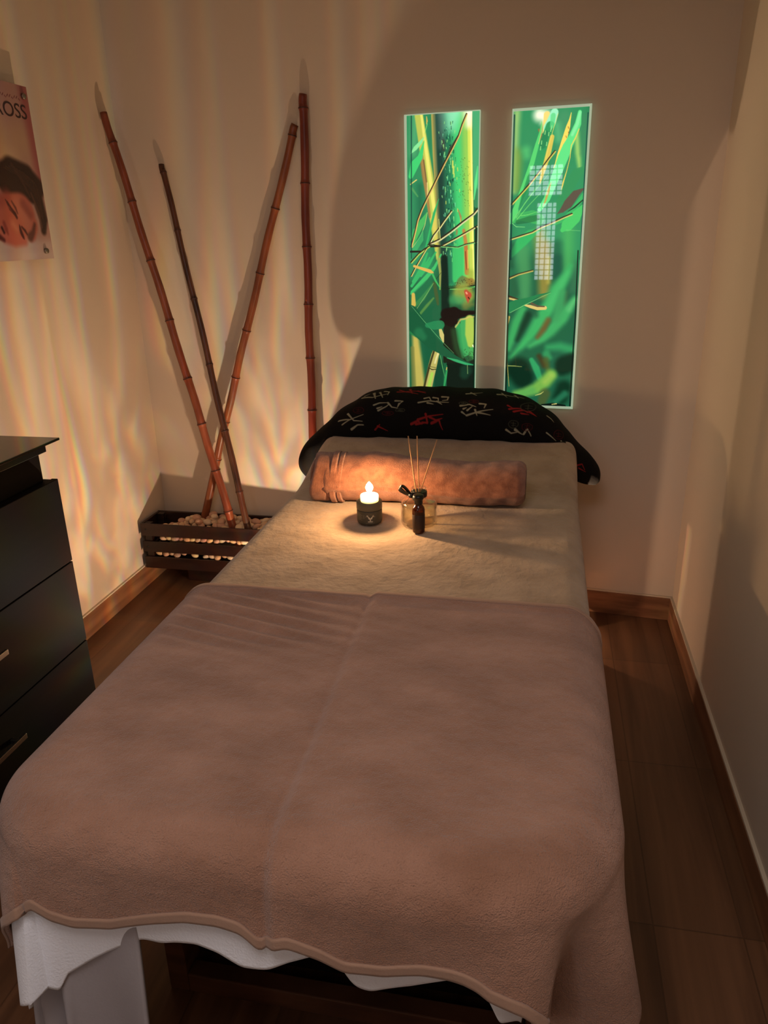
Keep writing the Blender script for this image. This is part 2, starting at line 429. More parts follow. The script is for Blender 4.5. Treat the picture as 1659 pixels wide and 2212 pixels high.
# bottom grey cover hanging low at the foot corner
def f_grey(u, v):
    P, e, rest = bedmap(u, v, .005, flare=.05, fold=lambda x, y, r: .05*r*np.sin(x*34+1.0)*np.sin(np.clip(r*4,0,1.5)))
    return P
u, v = np.meshgrid(np.linspace(-1.20, -.560, 110), np.linspace(.20, 1.30, 110), indexing='ij')
cloth('bed_cover', u, v, f_grey, M['grey'], 'grey cover hanging below the white fleece at the left foot corner of the bed', 'bed cover')

# beige velvet sheet over the head half
def f_sheet(u, v):
    fl = np.where(u > 0, .13*np.clip((2.2-v)/1.0, 0, 1), np.where(u < BX0, .40*np.clip((v-2.72)/.16, 0, 1), 0)*(v < BY1))  # left flare at the head is added out of view to block lamp light
    P, e, rest = bedmap(u, v, .011, flare=fl)
    n1 = vnoise(u*1.1, v*2.2, 5)
    P[..., 2] += np.where(e < .02, .0022*n1, 0)
    P[..., 0] += np.where((u > 0), .010*np.sin(v*13+.5)*np.clip(rest*4, 0, 1), 0)
    return P
def sheetgrid():
    a = np.linspace(0, 1, 240); b = np.r_[np.linspace(1.03, 2.70, 270), np.linspace(2.704, 2.81, 50), np.linspace(2.82, 2.975+.70, 90)]
    A, B = np.meshgrid(a, b, indexing='ij')
    # right side: unseen long hang blocks the added light, slit shapes its beam
    Lr = .38 + .36*np.clip((B-1.55)/.25, 0, 1)
    Lr = np.where((B > 2.712) & (B < 2.792), .44, Lr)
    return (BX0-.50) + A*((BX1+Lr)-(BX0-.50)), B
u, v = sheetgrid()
cloth('bed_sheet', u, v, f_sheet, M['sheet'], 'beige velvet sheet covering the head half of the massage bed', 'sheet', .005)

# white fleece under the brown blanket, showing below its hem at the foot
def sminterp(x, xs, ys):
    f = np.linspace(-1.3, .6, 1500); g = np.interp(f, xs, ys)
    for _ in range(40): g[1:-1] = .25*g[:-2]+.5*g[1:-1]+.25*g[2:]
    return np.interp(x, f, g)
def hemx(x): return sminterp(x, [-0.801, -0.737, -0.687, -0.651, -0.592, -0.519, -0.464, -0.414, -0.379, -0.358, -0.35, -0.336, -0.308, -0.263, -0.227, -0.173, -0.12, -0.08, -0.035, -0.007, 0.06, 0.12, 0.17], [0.163, 0.151, 0.173, 0.184, 0.179, 0.151, 0.133, 0.128, 0.133, 0.15, 0.163, 0.146, 0.136, 0.15, 0.17, 0.169, 0.153, 0.15, 0.156, 0.164, 0.162, 0.175, 0.21])
def whx(x): return sminterp(x, [-0.941, -0.765, -0.723, -0.637, -0.554, -0.521, -0.495, -0.46, -0.424, -0.386, -0.346, -0.315, -0.268, -0.239, -0.232, -0.22, -0.199, -0.14, -0.075, -0.052, -0.021, 0.029, 0.08, 0.12], [0.292, 0.291, 0.303, 0.244, 0.191, 0.19, 0.179, 0.17, 0.174, 0.19, 0.187, 0.17, 0.151, 0.169, 0.192, 0.21, 0.218, 0.194, 0.158, 0.155, 0.163, 0.211, 0.2, 0.21])
def gridrect(x0, x1, y1, hem, nx, ny):
    a = np.linspace(0, 1, nx); b = np.linspace(0, 1, ny)
    A, B = np.meshgrid(a, b, indexing='ij')
    X = x0 + A*(x1-x0); lo = BY0 - hem(X)
    return X, lo + B*(y1-lo)
def flare_w(u, v): return np.where(u < BX0+.03, .02+.15*np.clip((1.25-v)/.5, 0, 1), .04)
def f_white(u, v):
    P, e, rest = bedmap(u, v, .016, flare=flare_w(u, v), fold=lambda x, y, r: .07*r*np.sin(x*15+.8)*(1-np.clip((x+.02)/.12, 0, 1))*(y < BY0))
    return P
u, v = gridrect(BX0-.20, BX1-.035, 1.40, whx, 220, 170)
cloth('white_blanket', u, v, f_white, M['white'], 'white fleece blanket peeking out below the hem of the brown blanket', 'blanket', .007)

# brown fleece blanket with a centre fold
def crease_x(y): return -.335 + .012*np.sin(y*3.1) - .02*np.clip((1.0-y), 0, .3)
def f_blank(u, v):
    flr = np.where(u > BX1-.03, .05, np.where(u < BX0+.03, .02+.16*np.clip((1.25-v)/.5, 0, 1), np.where(v < BY0+.02, .05, .02)))
    def fold(x, y, r):
        right = np.clip((x+.02)/.12, 0, 1)
        return .07*r*np.sin(x*15+.8)*(1-right)*(y < BY0) + .05*r*np.sin(y*16+1.1)*(x > BX1)
    def pleat(phi, r):
        g = -.30*np.exp(-((phi-.80)/.17)**2) + .16*np.exp(-((phi-1.18)/.20)**2) + .12*np.exp(-((phi-.38)/.22)**2)
        return g*np.minimum(r, .25)*(phi > 0)
    P, e, rest = bedmap(u, v, .028, flare=flr, fold=fold, pleat=pleat)
    n1 = vnoise(u*1.0, v*1.6, 9)
    flat = np.clip(1-e/.05, 0, 1)
    P[..., 2] += .0030*n1*flat
    d = u - crease_x(v)
    step = 1/(1+np.exp(-d/.0035))
    off = 0.007*step + .002*np.exp(-(d/.010)**2) - .004*np.exp(-((d+.014)/.008)**2)
    k = np.clip(1-e/.07, 0, 1)
    P[..., 2] += off*k
    P[..., 1] -= off*(1-k)*1.3
    # raised far hem
    m = np.exp(-((v-1.517)/.012)**2); P[..., 2] += .004*m*flat
    # a few drag creases near the far left edge
    dr = np.exp(-((u+.62)/.22)**2)*np.exp(-((v-1.38)/.12)**2)
    P[..., 2] += .0045*dr*np.sin((v*2+u*.5)*70)*flat
    return P
u, v = gridrect(BX0-.20, BX1+.30, 1.535, hemx, 330, 330)
bl = cloth('brown_blanket', u, v, f_blank, M['blanket'], 'brown fleece blanket with a centre fold covering the foot half of the bed', 'blanket', .008)
# stitched hem bands: foot end and far end
def band(name, U, V, lift):
    P = f_blank(U, V)
    du = np.gradient(P, axis=0); dv = np.gradient(P, axis=1)
    nn = np.cross(du, dv); nn /= np.linalg.norm(nn, axis=-1, keepdims=True)
    o = add(name, P + nn*lift, gridfaces(*U.shape), M['hem'], bl)
    s = o.modifiers.new('solid', 'SOLIDIFY'); s.thickness = .004; s.offset = 0
    return o
a = np.linspace(0, 1, 330); X = (BX0-.20) + a*(BX1+.30-BX0+.20)
A, B = np.meshgrid(X, np.linspace(-.001, .017, 5), indexing='ij')
band('hem_band', A, (BY0-hemx(A))+B, .0015)
A, B = np.meshgrid(X, np.linspace(1.519, 1.536, 5), indexing='ij')
band('hem_band', A, B, .0012)

# ------------------------------------------------------------------ black printed throw folded over the headrest
def throw_surface(nu, nv):
    # centre path (X, Z, vertical half height, half depth) of the folded throw
    K = np.array([(-.905,.628,.012,.020),(-.900,.648,.038,.055),(-.886,.690,.056,.075),(-.850,.750,.058,.085),(-.790,.795,.058,.10),(-.705,.852,.076,.115),
                  (-.610,.886,.096,.125),(-.470,.895,.100,.13),(-.320,.893,.100,.13),(-.190,.891,.100,.13),(-.075,.876,.092,.125),(.010,.832,.080,.115),
                  (.075,.774,.068,.10),(.140,.722,.058,.085),(.185,.690,.048,.07),(.210,.664,.038,.055),(.222,.648,.014,.022)])
    d = np.r_[0, np.cumsum(np.hypot(np.diff(K[:,0]), np.diff(K[:,1])))]
    s = np.linspace(0, d[-1], nu)
    # smooth interpolation (catmull-rom style through resample + blur)
    f = np.linspace(0, d[-1], 400)
    C = np.array([np.interp(f, d, K[:,i]) for i in range(4)])
    for _ in range(60):
        C[:,1:-1] = .25*C[:,:-2] + .5*C[:,1:-1] + .25*C[:,2:]
    X, Z, A, B = [np.interp(s, f, C[i]) for i in range(4)]
    tx, tz = np.gradient(X), np.gradient(Z)
    l = np.hypot(tx, tz); tx /= l; tz /= l
    th = np.linspace(0, 2*np.pi, nv)
    P = np.zeros((nu, nv, 3))
    ct, st = np.cos(th), np.sin(th)
    ce = np.sign(ct)*np.abs(ct)**.85; se = np.sign(st)*np.abs(st)**.85
    wr = 1 + .03*np.sin(s*31)[:,None]*np.sin(th*2+1)[None] + .02*np.sin(s*67+1)[:,None]*np.cos(th*3)[None]
    a = A[:,None]*ce[None]*wr; b = B[:,None]*se[None]*wr
    P[...,0] = X[:,None] - tz[:,None]*a
    P[...,2] = Z[:,None] + tx[:,None]*a
    P[...,1] = 2.815 - b
    return P, s, th

NU, NV = 1000, 480
P, s_, th = throw_surface(NU, NV)
im = np.zeros((NU, NV, 3)) + np.array((18,16,15))/255.
SM = s_*1000; TM = th*115.
for col, wd, pts in [((150,146,122),2.6,[(388,36),(422,64),(471,51)]),((150,146,122),2.6,[(397,30),(410,28)]),((150,146,122),2.6,[(422,28),(431,75)]),((150,146,122),2.6,[(440,32),(455,72)]),((150,146,122),2.6,[(456,30),(475,38),(472,58)]),((150,146,122),2.6,[(429,109),(447,101),(475,100)]),((150,146,122),2.6,[(440,126),(456,119)]),((150,146,122),2.6,[(443,136),(471,119),(484,106)]),((150,146,122),2.6,[(477,101),(493,123),(515,130)]),((150,146,122),2.6,[(505,94),(533,98),(522,111)]),((150,146,122),2.6,[(521,110),(515,126)]),((150,146,122),2.6,[(587,104),(626,96),(697,100)]),((150,146,122),2.6,[(607,83),(624,77),(633,94)]),((150,146,122),2.6,[(639,78),(657,80),(660,94)]),((150,146,122),2.6,[(671,72),(694,72),(692,88),(674,91)]),((150,146,122),2.6,[(621,106),(642,110)]),((150,146,122),2.6,[(655,96),(673,109)]),((150,146,122),2.6,[(741,113),(772,104),(797,116)]),((150,146,122),2.6,[(753,126),(763,120)]),((150,146,122),2.6,[(767,132),(784,114)]),((150,146,122),2.6,[(809,101),(829,101),(825,119)]),((150,146,122),2.6,[(748,140),(763,152)]),((150,146,122),2.6,[(766,153),(809,136),(853,120)]),((150,146,122),2.6,[(795,129),(803,152)]),((150,146,122),2.6,[(806,140),(847,146)]),((150,146,122),2.6,[(294,109),(336,139),(391,140)]),((150,146,122),2.6,[(332,101),(350,151),(381,167)]),((150,146,122),2.6,[(303,143),(345,138)]),((150,146,122),2.6,[(329,182),(359,174),(381,180)]),((150,146,122),2.6,[(911,188),(931,197),(952,188)]),((150,146,122),2.6,[(942,182),(965,187),(974,188)]),((150,146,122),2.6,[(978,185),(980,165),(1005,181)]),((150,146,122),2.6,[(1046,135),(1085,135)]),((150,146,122),2.6,[(1105,149),(1120,126)]),((150,146,122),2.6,[(1102,114),(1117,130),(1150,135)]),((150,146,122),2.6,[(1114,148),(1148,140)]),((150,146,122),2.6,[(859,38),(891,23),(943,9)]),((150,146,122),2.6,[(874,20),(893,39)]),((150,146,122),2.6,[(918,0),(930,23)]),((150,146,122),2.6,[(756,42),(812,29)]),((150,146,122),2.6,[(772,32),(794,51)]),((150,146,122),2.6,[(1024,49),(1036,51),(1046,58)]),((140,36,36),2.8,[(506,36),(550,30),(604,39)]),((140,36,36),2.8,[(511,16),(537,35),(579,54)]),((140,36,36),2.8,[(546,10),(559,49)]),((140,36,36),2.8,[(576,33),(607,48)]),((140,36,36),2.8,[(565,187),(589,178),(604,187)]),((140,36,36),2.8,[(589,175),(630,161),(680,152)]),((140,36,36),2.8,[(617,153),(624,184),(605,181)]),((140,36,36),2.8,[(632,165),(655,175),(677,168)]),((140,36,36),2.8,[(639,184),(666,174),(680,207)]),((140,36,36),2.8,[(583,187),(626,181)]),((140,36,36),2.8,[(902,90),(918,96)]),((140,36,36),2.8,[(909,106),(940,88),(961,96)]),((140,36,36),2.8,[(925,113),(950,91),(984,91)]),((140,36,36),2.8,[(947,111),(965,103)]),((140,36,36),2.8,[(964,84),(989,91)]),((140,36,36),2.8,[(421,210),(444,188)]),((140,36,36),2.8,[(435,195),(471,216)]),((140,36,36),2.8,[(1209,162),(1222,133),(1244,156)]),((140,36,36),2.8,[(1222,169),(1251,164)]),((64,66,52),1.3,[(978,29),(977,46),(973,65),(965,80),(956,90),(949,91),(943,88),(940,80),(940,68),(945,54),(952,39),(959,26),(967,16),(974,16),(978,29)]),((64,66,52),1.3,[(949,64),(967,42)]),((64,66,52),1.3,[(952,77),(968,58)]),((64,66,52),1.3,[(956,45),(958,78)]),((64,66,52),1.3,[(947,162),(947,168),(943,174),(939,178),(931,180),(922,178),(918,175),(915,169),(916,164),(919,158),(925,153),(933,152),(939,152),(945,156),(947,162)]),((64,66,52),1.3,[(922,164),(939,162)]),((64,66,52),1.3,[(927,172),(940,169)]),((64,66,52),1.3,[(930,158),(933,175)]),((74,20,22),1.3,[(993,146),(995,155),(993,162),(987,169),(980,174),(971,175),(964,172),(962,168),(959,159),(964,152),(970,146),(977,142),(981,142),(989,142),(993,146)]),((74,20,22),1.3,[(968,158),(984,149)]),((74,20,22),1.3,[(971,167),(987,158)]),((74,20,22),1.3,[(974,148),(978,168)]),((74,20,22),1.3,[(1095,74),(1098,87),(1097,101),(1092,113),(1085,122),(1077,126),(1070,125),(1067,120),(1064,110),(1064,97),(1067,84),(1074,74),(1082,67),(1091,67),(1095,74)]),((74,20,22),1.3,[(1070,104),(1086,84)]),((74,20,22),1.3,[(1077,114),(1091,96)]),((74,20,22),1.3,[(1074,88),(1083,113)]),((74,20,22),1.3,[(396,120),(393,126),(387,129),(378,127),(369,122),(362,114),(356,104),(353,96),(356,87),(362,85),(370,88),(381,94),(390,103),(394,113),(396,120)]),((74,20,22),1.3,[(365,97),(387,110)]),((74,20,22),1.3,[(366,109),(385,120)]),((74,20,22),1.3,[(376,98),(372,117)]),((64,66,52),1.3,[(767,98),(766,101),(762,104),(754,107),(748,107),(741,107),(736,104),(735,101),(735,98),(741,94),(745,93),(754,91),(760,93),(764,96),(767,98)]),((64,66,52),1.3,[(742,98),(759,97)]),((64,66,52),1.3,[(744,103),(759,101)]),((64,66,52),1.3,[(751,94),(750,104)]),((74,20,22),1.3,[(500,151),(497,153),(491,156),(483,158),(472,158),(463,155),(457,151),(456,148),(459,143),(465,140),(472,142),(483,142),(491,143),(497,145),(500,151)]),((74,20,22),1.3,[(466,145),(488,148)]),((74,20,22),1.3,[(469,152),(488,152)]),((74,20,22),1.3,[(478,143),(475,153)]),((64,66,52),1.3,[(542,140),(540,143),(536,146),(528,145),(521,143),(515,143),(509,142),(508,139),(509,136),(515,132),(521,132),(528,133),(536,133),(540,136),(542,140)]),((64,66,52),1.3,[(517,138),(534,138)]),((64,66,52),1.3,[(518,142),(534,142)]),((64,66,52),1.3,[(525,135),(524,143)]),((74,20,22),1.3,[(804,90),(804,93),(798,97),(793,98),(785,97),(778,96),(772,93),(770,88),(772,84),(776,81),(782,80),(791,80),(797,83),(803,85),(804,90)]),((74,20,22),1.3,[(779,85),(797,87)]),((74,20,22),1.3,[(781,91),(797,93)]),((74,20,22),1.3,[(787,84),(787,94)])]:
    x0, x1 = min(p[0] for p in pts)-6, max(p[0] for p in pts)+6; y0, y1 = min(p[1] for p in pts)-6, max(p[1] for p in pts)+6
    i = np.where((SM > x0) & (SM < x1))[0]; j = np.where((TM > y0) & (TM < y1))[0]
    if len(i) == 0 or len(j) == 0: continue
    gx, gy = np.meshgrid(SM[i], TM[j], indexing='ij'); best = np.full(gx.shape, 1e9)
    L_ = sum(math.hypot(b[0]-a[0], b[1]-a[1]) for a, b in zip(pts[:-1], pts[1:])) + 1e-6; acc = 0
    for a, b in zip(pts[:-1], pts[1:]):
        dx, dy = b[0]-a[0], b[1]-a[1]; q = dx*dx+dy*dy+1e-9
        t = np.clip(((gx-a[0])*dx+(gy-a[1])*dy)/q, 0, 1)
        seg = math.sqrt(q); prog = (acc+seg*t)/L_; acc += seg
        best = np.minimum(best, np.hypot(gx-a[0]-t*dx, gy-a[1]-t*dy) - wd*(.85 if wd < 2 else 1.25)*(1.25-.8*prog if wd > 2 else 1))
    k = np.clip(.5-best/1.8, 0, 1)[..., None]
    sub = im[np.ix_(i, j)]; im[np.ix_(i, j)] = sub*(1-k) + np.array(col)/255.*k
# where it rests on the bed the underside follows the sheet
und = (P[..., 0] > BX0+.03) & (P[..., 0] < BX1-.03)
zmin = topz(np.clip(P[..., 1], BY0, BY1)) + .013
P[..., 2] = np.where(und, np.maximum(P[..., 2], zmin), P[..., 2])
th_o = add('printed_throw', P[:, :-1], gridfaces(NU, NV-1, True), M['throw'], colors=to_lin(im[:, :-1]))
props(th_o, 'black throw with white and red brush characters folded over the head of the bed', 'throw')

# ------------------------------------------------------------------ rolled towel
tw = thing('rolled_towel', (-.34, 2.235, .75), 'rolled brown towel lying across the bed behind the candle', 'towel')
nu, nv = 260, 120
sx = np.linspace(0, 1, nu); th = np.linspace(0, 2*PI, nv, endpoint=False)
S_, TH = np.meshgrid(sx, th, indexing='ij')
X = -.655 + .625*S_
ry = .083 + .005*np.sin(S_*9+1) ; rz = .073 + .004*np.sin(S_*7) - .006*S_
endr = np.clip(np.minimum(S_/.035, (1-S_)/.045), 0, 1); endr = np.sqrt(1-(1-endr)**2)*.35+.65
lump = 1 + .02*np.sin(S_*21+np.cos(TH)*2) + .018*np.sin(TH*2+S_*5) + .012*np.sin(S_*60+TH*3)
Y = 2.236 + .012*(S_-.5) - ry*endr*lump*np.sin(TH); Z = .751 + rz*.98 + rz*endr*lump*np.cos(TH)
flap = np.exp(-((np.mod(TH-1.75, 2*PI))/.22)**2)*(np.mod(TH-1.75, 2*PI) < 1.2)
Y -= .007*flap; 
Z = np.maximum(Z, .750)
P = np.stack([X, Y, Z], -1)
F = gridfaces(nu, nv, True).tolist(); F += [list(range(nv-1,-1,-1)), [(nu-1)*nv+k for k in range(nv)]]
add('towel_roll', P, F, M['towel'], tw)
# outer folded layers on the left end
for x0, x1, g, nm in ((-.690, -.625, .004, 'folded_end'), (-.628, -.606, .009, 'border_band'), (-.604, -.588, .007, 'border_band')):
    sx2 = np.linspace(0, 1, 24); S2, T2 = np.meshgrid(sx2, th, indexing='ij')
    e2 = np.clip(np.minimum(S2/.25, (1-S2)/.25), 0, 1); e2 = np.sqrt(1-(1-e2)**2)
    k2 = .80 + .20*e2 if nm == 'folded_end' else 1 + .0*e2
    gg = g*e2 if nm != 'folded_end' else g
    Xx = x0 + (x1-x0)*S2 + .010*np.sin(T2*2)*(1 if nm == 'folded_end' else .35)
    Yy = 2.230 - (.083+gg)*k2*(1+.03*np.sin(T2*3))*np.sin(T2); Zz = np.maximum(.751+.0715 + (.073+gg)*k2*(1+.03*np.sin(T2*3))*np.cos(T2), .7505)
    add(nm, np.stack([Xx, Yy, Zz], -1), gridfaces(24, nv, True).tolist()+[list(range(nv-1,-1,-1)), [23*nv+k for k in range(nv)]], M['towel'], tw)
# spiral seen on the left end
sp = MB(); pts = []
for k in range(90):
    a = k/90*2*PI*3.2; r = .012 + .016*a/(2*PI)
    pts.append((-.689, 2.230+r*math.cos(a)*1.1, .823+r*math.sin(a)))
sp.tube(pts, .006, 8); sp.obj('spiral_edge', M['towel'], tw, True)

# ------------------------------------------------------------------ candle on a cosmetic jar
ZB = .7505
JX, JY = -.4735, 2.030
jr = thing('cosmetic_jar', (JX, JY, ZB), 'round dark grey cosmetic jar with white print, standing under the lit candle', 'jar')
mb = MB(); mb.lathe((JX,JY,ZB), [(.030,0),(.0345,.002),(.0365,.006),(.0370,.012),(.0370,.040),(.0362,.043)], 64); mb.obj('jar_body', M['jar'], jr, True)
mb = MB(); mb.lathe((JX,JY,ZB), [(.0370,.044),(.0375,.045),(.0375,.063),(.0368,.0665),(.0345,.068)], 64); mb.obj('jar_lid', M['lid'], jr, True)
# printed front of the jar
na, nz = 150, 60
ang = np.linspace(-PI/2-1.25, -PI/2+1.25, na); zz = np.linspace(.006, .042, nz)
A, Zz = np.meshgrid(ang, zz, indexing='ij')
Wmm, Hmm = 2.5*37.0, 36.0
wh = (196,188,166); gy = (128,122,104)
stk = [(wh,.5,1,[(47,9,1.4),(53,20,1.8)]),(wh,.5,1,[(66,9,1.4),(60,20,1.8)]),(wh,.5,1,[(45,13,1.1),(51,11,1.1)]),(wh,.5,1,[(62,11,1.1),(68,14,1.1)]),
       (wh,.5,1,[(52,15,2.2),(56,20,2.6),(56.5,25,3.2)]),(wh,.5,1,[(61,15,2.2),(57,20,2.6)]),
       (wh,.4,1,[(51,27,1),(62,27,1),(63.5,28.5,1),(62,30,1),(51,30,1),(49.5,28.5,1),(51,27,1)]),(gy,.4,1,[(52,28.5,.8),(61,28.5,.8)]),
       (gy,.4,.9,[(44,33,.8),(69,33,.8)])]
for k in range(9):
    a = PI*(.12+.76*k/8); stk.append((gy,.3,1,[(56.5-15*math.cos(a), 19-13*math.sin(a), 1.0),(56.5-15*math.cos(a)+.8, 19-13*math.sin(a)+1.4, .8)]))
for k in range(8): stk.append((gy,.3,.8,[(18,8+k*2.4,.6),(18+(14 if k%3 else 9),8+k*2.4,.6)]))
stk += [(gy,.3,.8,[(36,9,.7),(36,20,.7)]),(gy,.3,.8,[(38,9,.7),(38,20,.7)])]
imj = raster(stk, Wmm, Hmm, Wmm/(na-1), (70,66,54))
ii = np.clip(((1-(Zz-.006)/.036)*(imj.shape[0]-1)).round().astype(int), 0, imj.shape[0]-1); jj = np.clip(((A-ang[0])/2.5*(imj.shape[1]-1)).round().astype(int), 0, imj.shape[1]-1)
rr = np.interp(Zz, [.006,.012,.040,.042], [.0367,.0372,.0372,.0367])
o = add('printed_label', np.stack([JX+rr*np.cos(A), JY+rr*np.sin(A), ZB+Zz], -1), gridfaces(na, nz), M['label'], jr, colors=to_lin(imj[ii, jj]))
o['label'] = 'white emblem and lettering printed on the jar front'
CZ = ZB+.068
CX = -.4705; CY = 2.022
cn = thing('candle', (CX, CY, CZ), 'short lit white candle burning on top of the dark jar', 'candle')
mb = MB(); mb.lathe((CX,CY,CZ), [(.0255,0),(.0262,.002),(.0262,.0165),(.0250,.0195),(.0215,.0208),(.012,.0195),(.004,.0185)], 48); mb.obj('wax', M['candle'], cn, True)
mb = MB(); mb.tube([(CX,CY,CZ+.017),(CX+.0003,CY,CZ+.023),(CX+.0012,CY,CZ+.028)], .0009, 8); mb.obj('wick', M['wick'], cn, True)
mb = MB(); mb.lathe((CX+.0003,CY,CZ+.0235), [(.0006,0),(.0044,.003),(.0088,.009),(.0110,.0155),(.0108,.0205),(.0086,.0258),(.0048,.0308),(.0008,.0350)], 24); fl = mb.obj('flame', FL, cn, True)
fl['label'] = 'bright yellow-white flame'

# ------------------------------------------------------------------ reed diffuser
DX, DY = -.3285, 2.040
df = thing('reed_diffuser', (DX, DY, ZB), 'clear glass reed diffuser bottle with a black ribbon round its neck', 'diffuser')
mb = MB()
out = [(.046,0),(.0505,.002),(.0522,.007),(.0522,.062),(.0500,.0685),(.0450,.0715),(.0260,.0745),(.0215,.0790),(.0210,.100),(.0222,.1025),(.0225,.107),(.0210,.109)]
inn = [(.0185,.1085),(.0180,.080),(.0225,.0715),(.0440,.0680),(.0488,.0610),(.0490,.010),(.0440,.0065),(.010,.0065)]
mb.lathe((DX,DY,ZB), out+inn, 64); mb.obj('glass_bottle', M['glass'], df, True)
mb = MB(); mb.lathe((DX,DY,ZB), [(.008,.0075),(.0435,.0075),(.0482,.0105),(.0484,.0555),(.0470,.0560),(.004,.0560)], 64); mb.obj('oil', M['liquid'], df, True)['label'] = 'clear pale oil'
rb = MB(); rb.lathe((DX,DY,ZB), [(.0216,.083),(.0232,.0835),(.0236,.090),(.0232,.0985),(.0216,.099)], 48); rbo = rb.obj('ribbon', M['ribbon'], df, True)
rbo['label'] = 'black satin ribbon with a bow'
def strip(pts, wvec, name):
    """flat ribbon along pts; wvec = half width vector"""
    pts = [Vector(p) for p in pts]; V = []; F = []
    for k, p in enumerate(pts):
        wv = Vector(wvec[k] if isinstance(wvec, list) else wvec)
        V += [tuple(p-wv), tuple(p+wv)]
    for k in range(len(pts)-1): F.append((2*k, 2*k+1, 2*k+3, 2*k+2))
    o = add(name, V, F, M['ribbon'], rbo)
    s = o.modifiers.new('solid', 'SOLIDIFY'); s.thickness = .0012
    s2 = o.modifiers.new('sub', 'SUBSURF'); s2.levels = 2; s2.render_levels = 2
    return o
kx, ky, kz = DX-.020, DY-.017, ZB+.090
mb = MB(); mb.lathe((kx,ky,kz-.008), [(.002,0),(.007,.003),(.008,.008),(.007,.013),(.002,.016)], 16); mb.obj('knot', M['ribbon'], rbo, True)
W1 = (.003,-.004,.005)
strip([(kx,ky,kz),(kx-.010,ky-.004,kz+.016),(kx-.020,ky-.006,kz+.028),(kx-.029,ky-.006,kz+.031),(kx-.032,ky-.004,kz+.024),(kx-.024,ky-.002,kz+.014),(kx-.010,ky,kz+.003),(kx,ky,kz)], (.004,-.003,.005), 'bow_loop')
strip([(kx,ky,kz),(kx-.012,ky-.005,kz+.006),(kx-.026,ky-.007,kz+.013),(kx-.036,ky-.006,kz+.020)], (.004,-.003,.006), 'ribbon_tail')
strip([(kx,ky,kz),(kx-.006,ky-.004,kz-.010),(kx-.013,ky-.006,kz-.018),(kx-.024,ky-.007,kz-.024)], (.004,-.003,.005), 'ribbon_tail')
strip([(kx,ky,kz),(kx+.008,ky-.007,kz-.006),(kx+.017,ky-.009,kz-.014),(kx+.024,ky-.006,kz-.012),(kx+.020,ky-.003,kz-.004),(kx+.008,ky-.002,kz),(kx,ky,kz)], (.002,-.003,.006), 'bow_loop')
for (tx, tz, bx, bz), lb in zip([(-.356,1.013,-.3370,.867),(-.331,1.014,-.3270,.867),(-.275,1.005,-.3175,.868)],
        ['leftmost wooden reed in the glass diffuser, leaning left', 'middle wooden reed in the glass diffuser, standing upright', 'rightmost wooden reed in the glass diffuser, leaning right']):
    tp = Vector((tx, 2.03, tz)); bt = Vector((bx, 2.03, bz)); dd = (bt-tp)
    end = bt + dd.normalized()*.100; end.y += .012
    if end.z < ZB+.009: end = bt + dd*((bt.z-ZB-.009)/(-dd.z)); end.y += .012
    mb = MB(); mb.tube([tp, tp.lerp(bt,.5), bt, end], [.0016,.0017,.0017,.0017], 10)
    props(mb.obj('diffuser_reed', M['reed'], None, True), lb, 'reed', 'reeds in the diffuser')

# ------------------------------------------------------------------ small amber bottle
AX, AY = -.3190, 1.972
ab = thing('amber_bottle', (AX, AY, ZB), 'small amber glass bottle with a black cap in front of the diffuser', 'bottle')
mb = MB(); mb.lathe((AX,AY,ZB), [(.0155,0),(.0172,.002),(.0176,.006),(.0176,.066),(.0165,.073),(.0130,.079),(.0098,.083),(.0096,.090)], 40); mb.obj('glass_body', M['amber'], ab, True)
mb = MB(); mb.lathe((AX,AY,ZB), [(.0108,.084),(.0118,.085),(.0118,.096),(.0128,.0975),(.0150,.1005),(.0156,.105),(.0148,.1095),(.0110,.1115),(.006,.112)], 32); mb.obj('cap', M['black'], ab, True)
mb = MB(); mb.lathe((AX,AY,ZB), [(.0177,.012),(.0179,.0125),(.0179,.054),(.0177,.0545)], 40, cap=False); mb.obj('dark_label', mat('dark_paper_label', (42,24,16), .6), ab, True)['label'] = 'dark wraparound paper label'

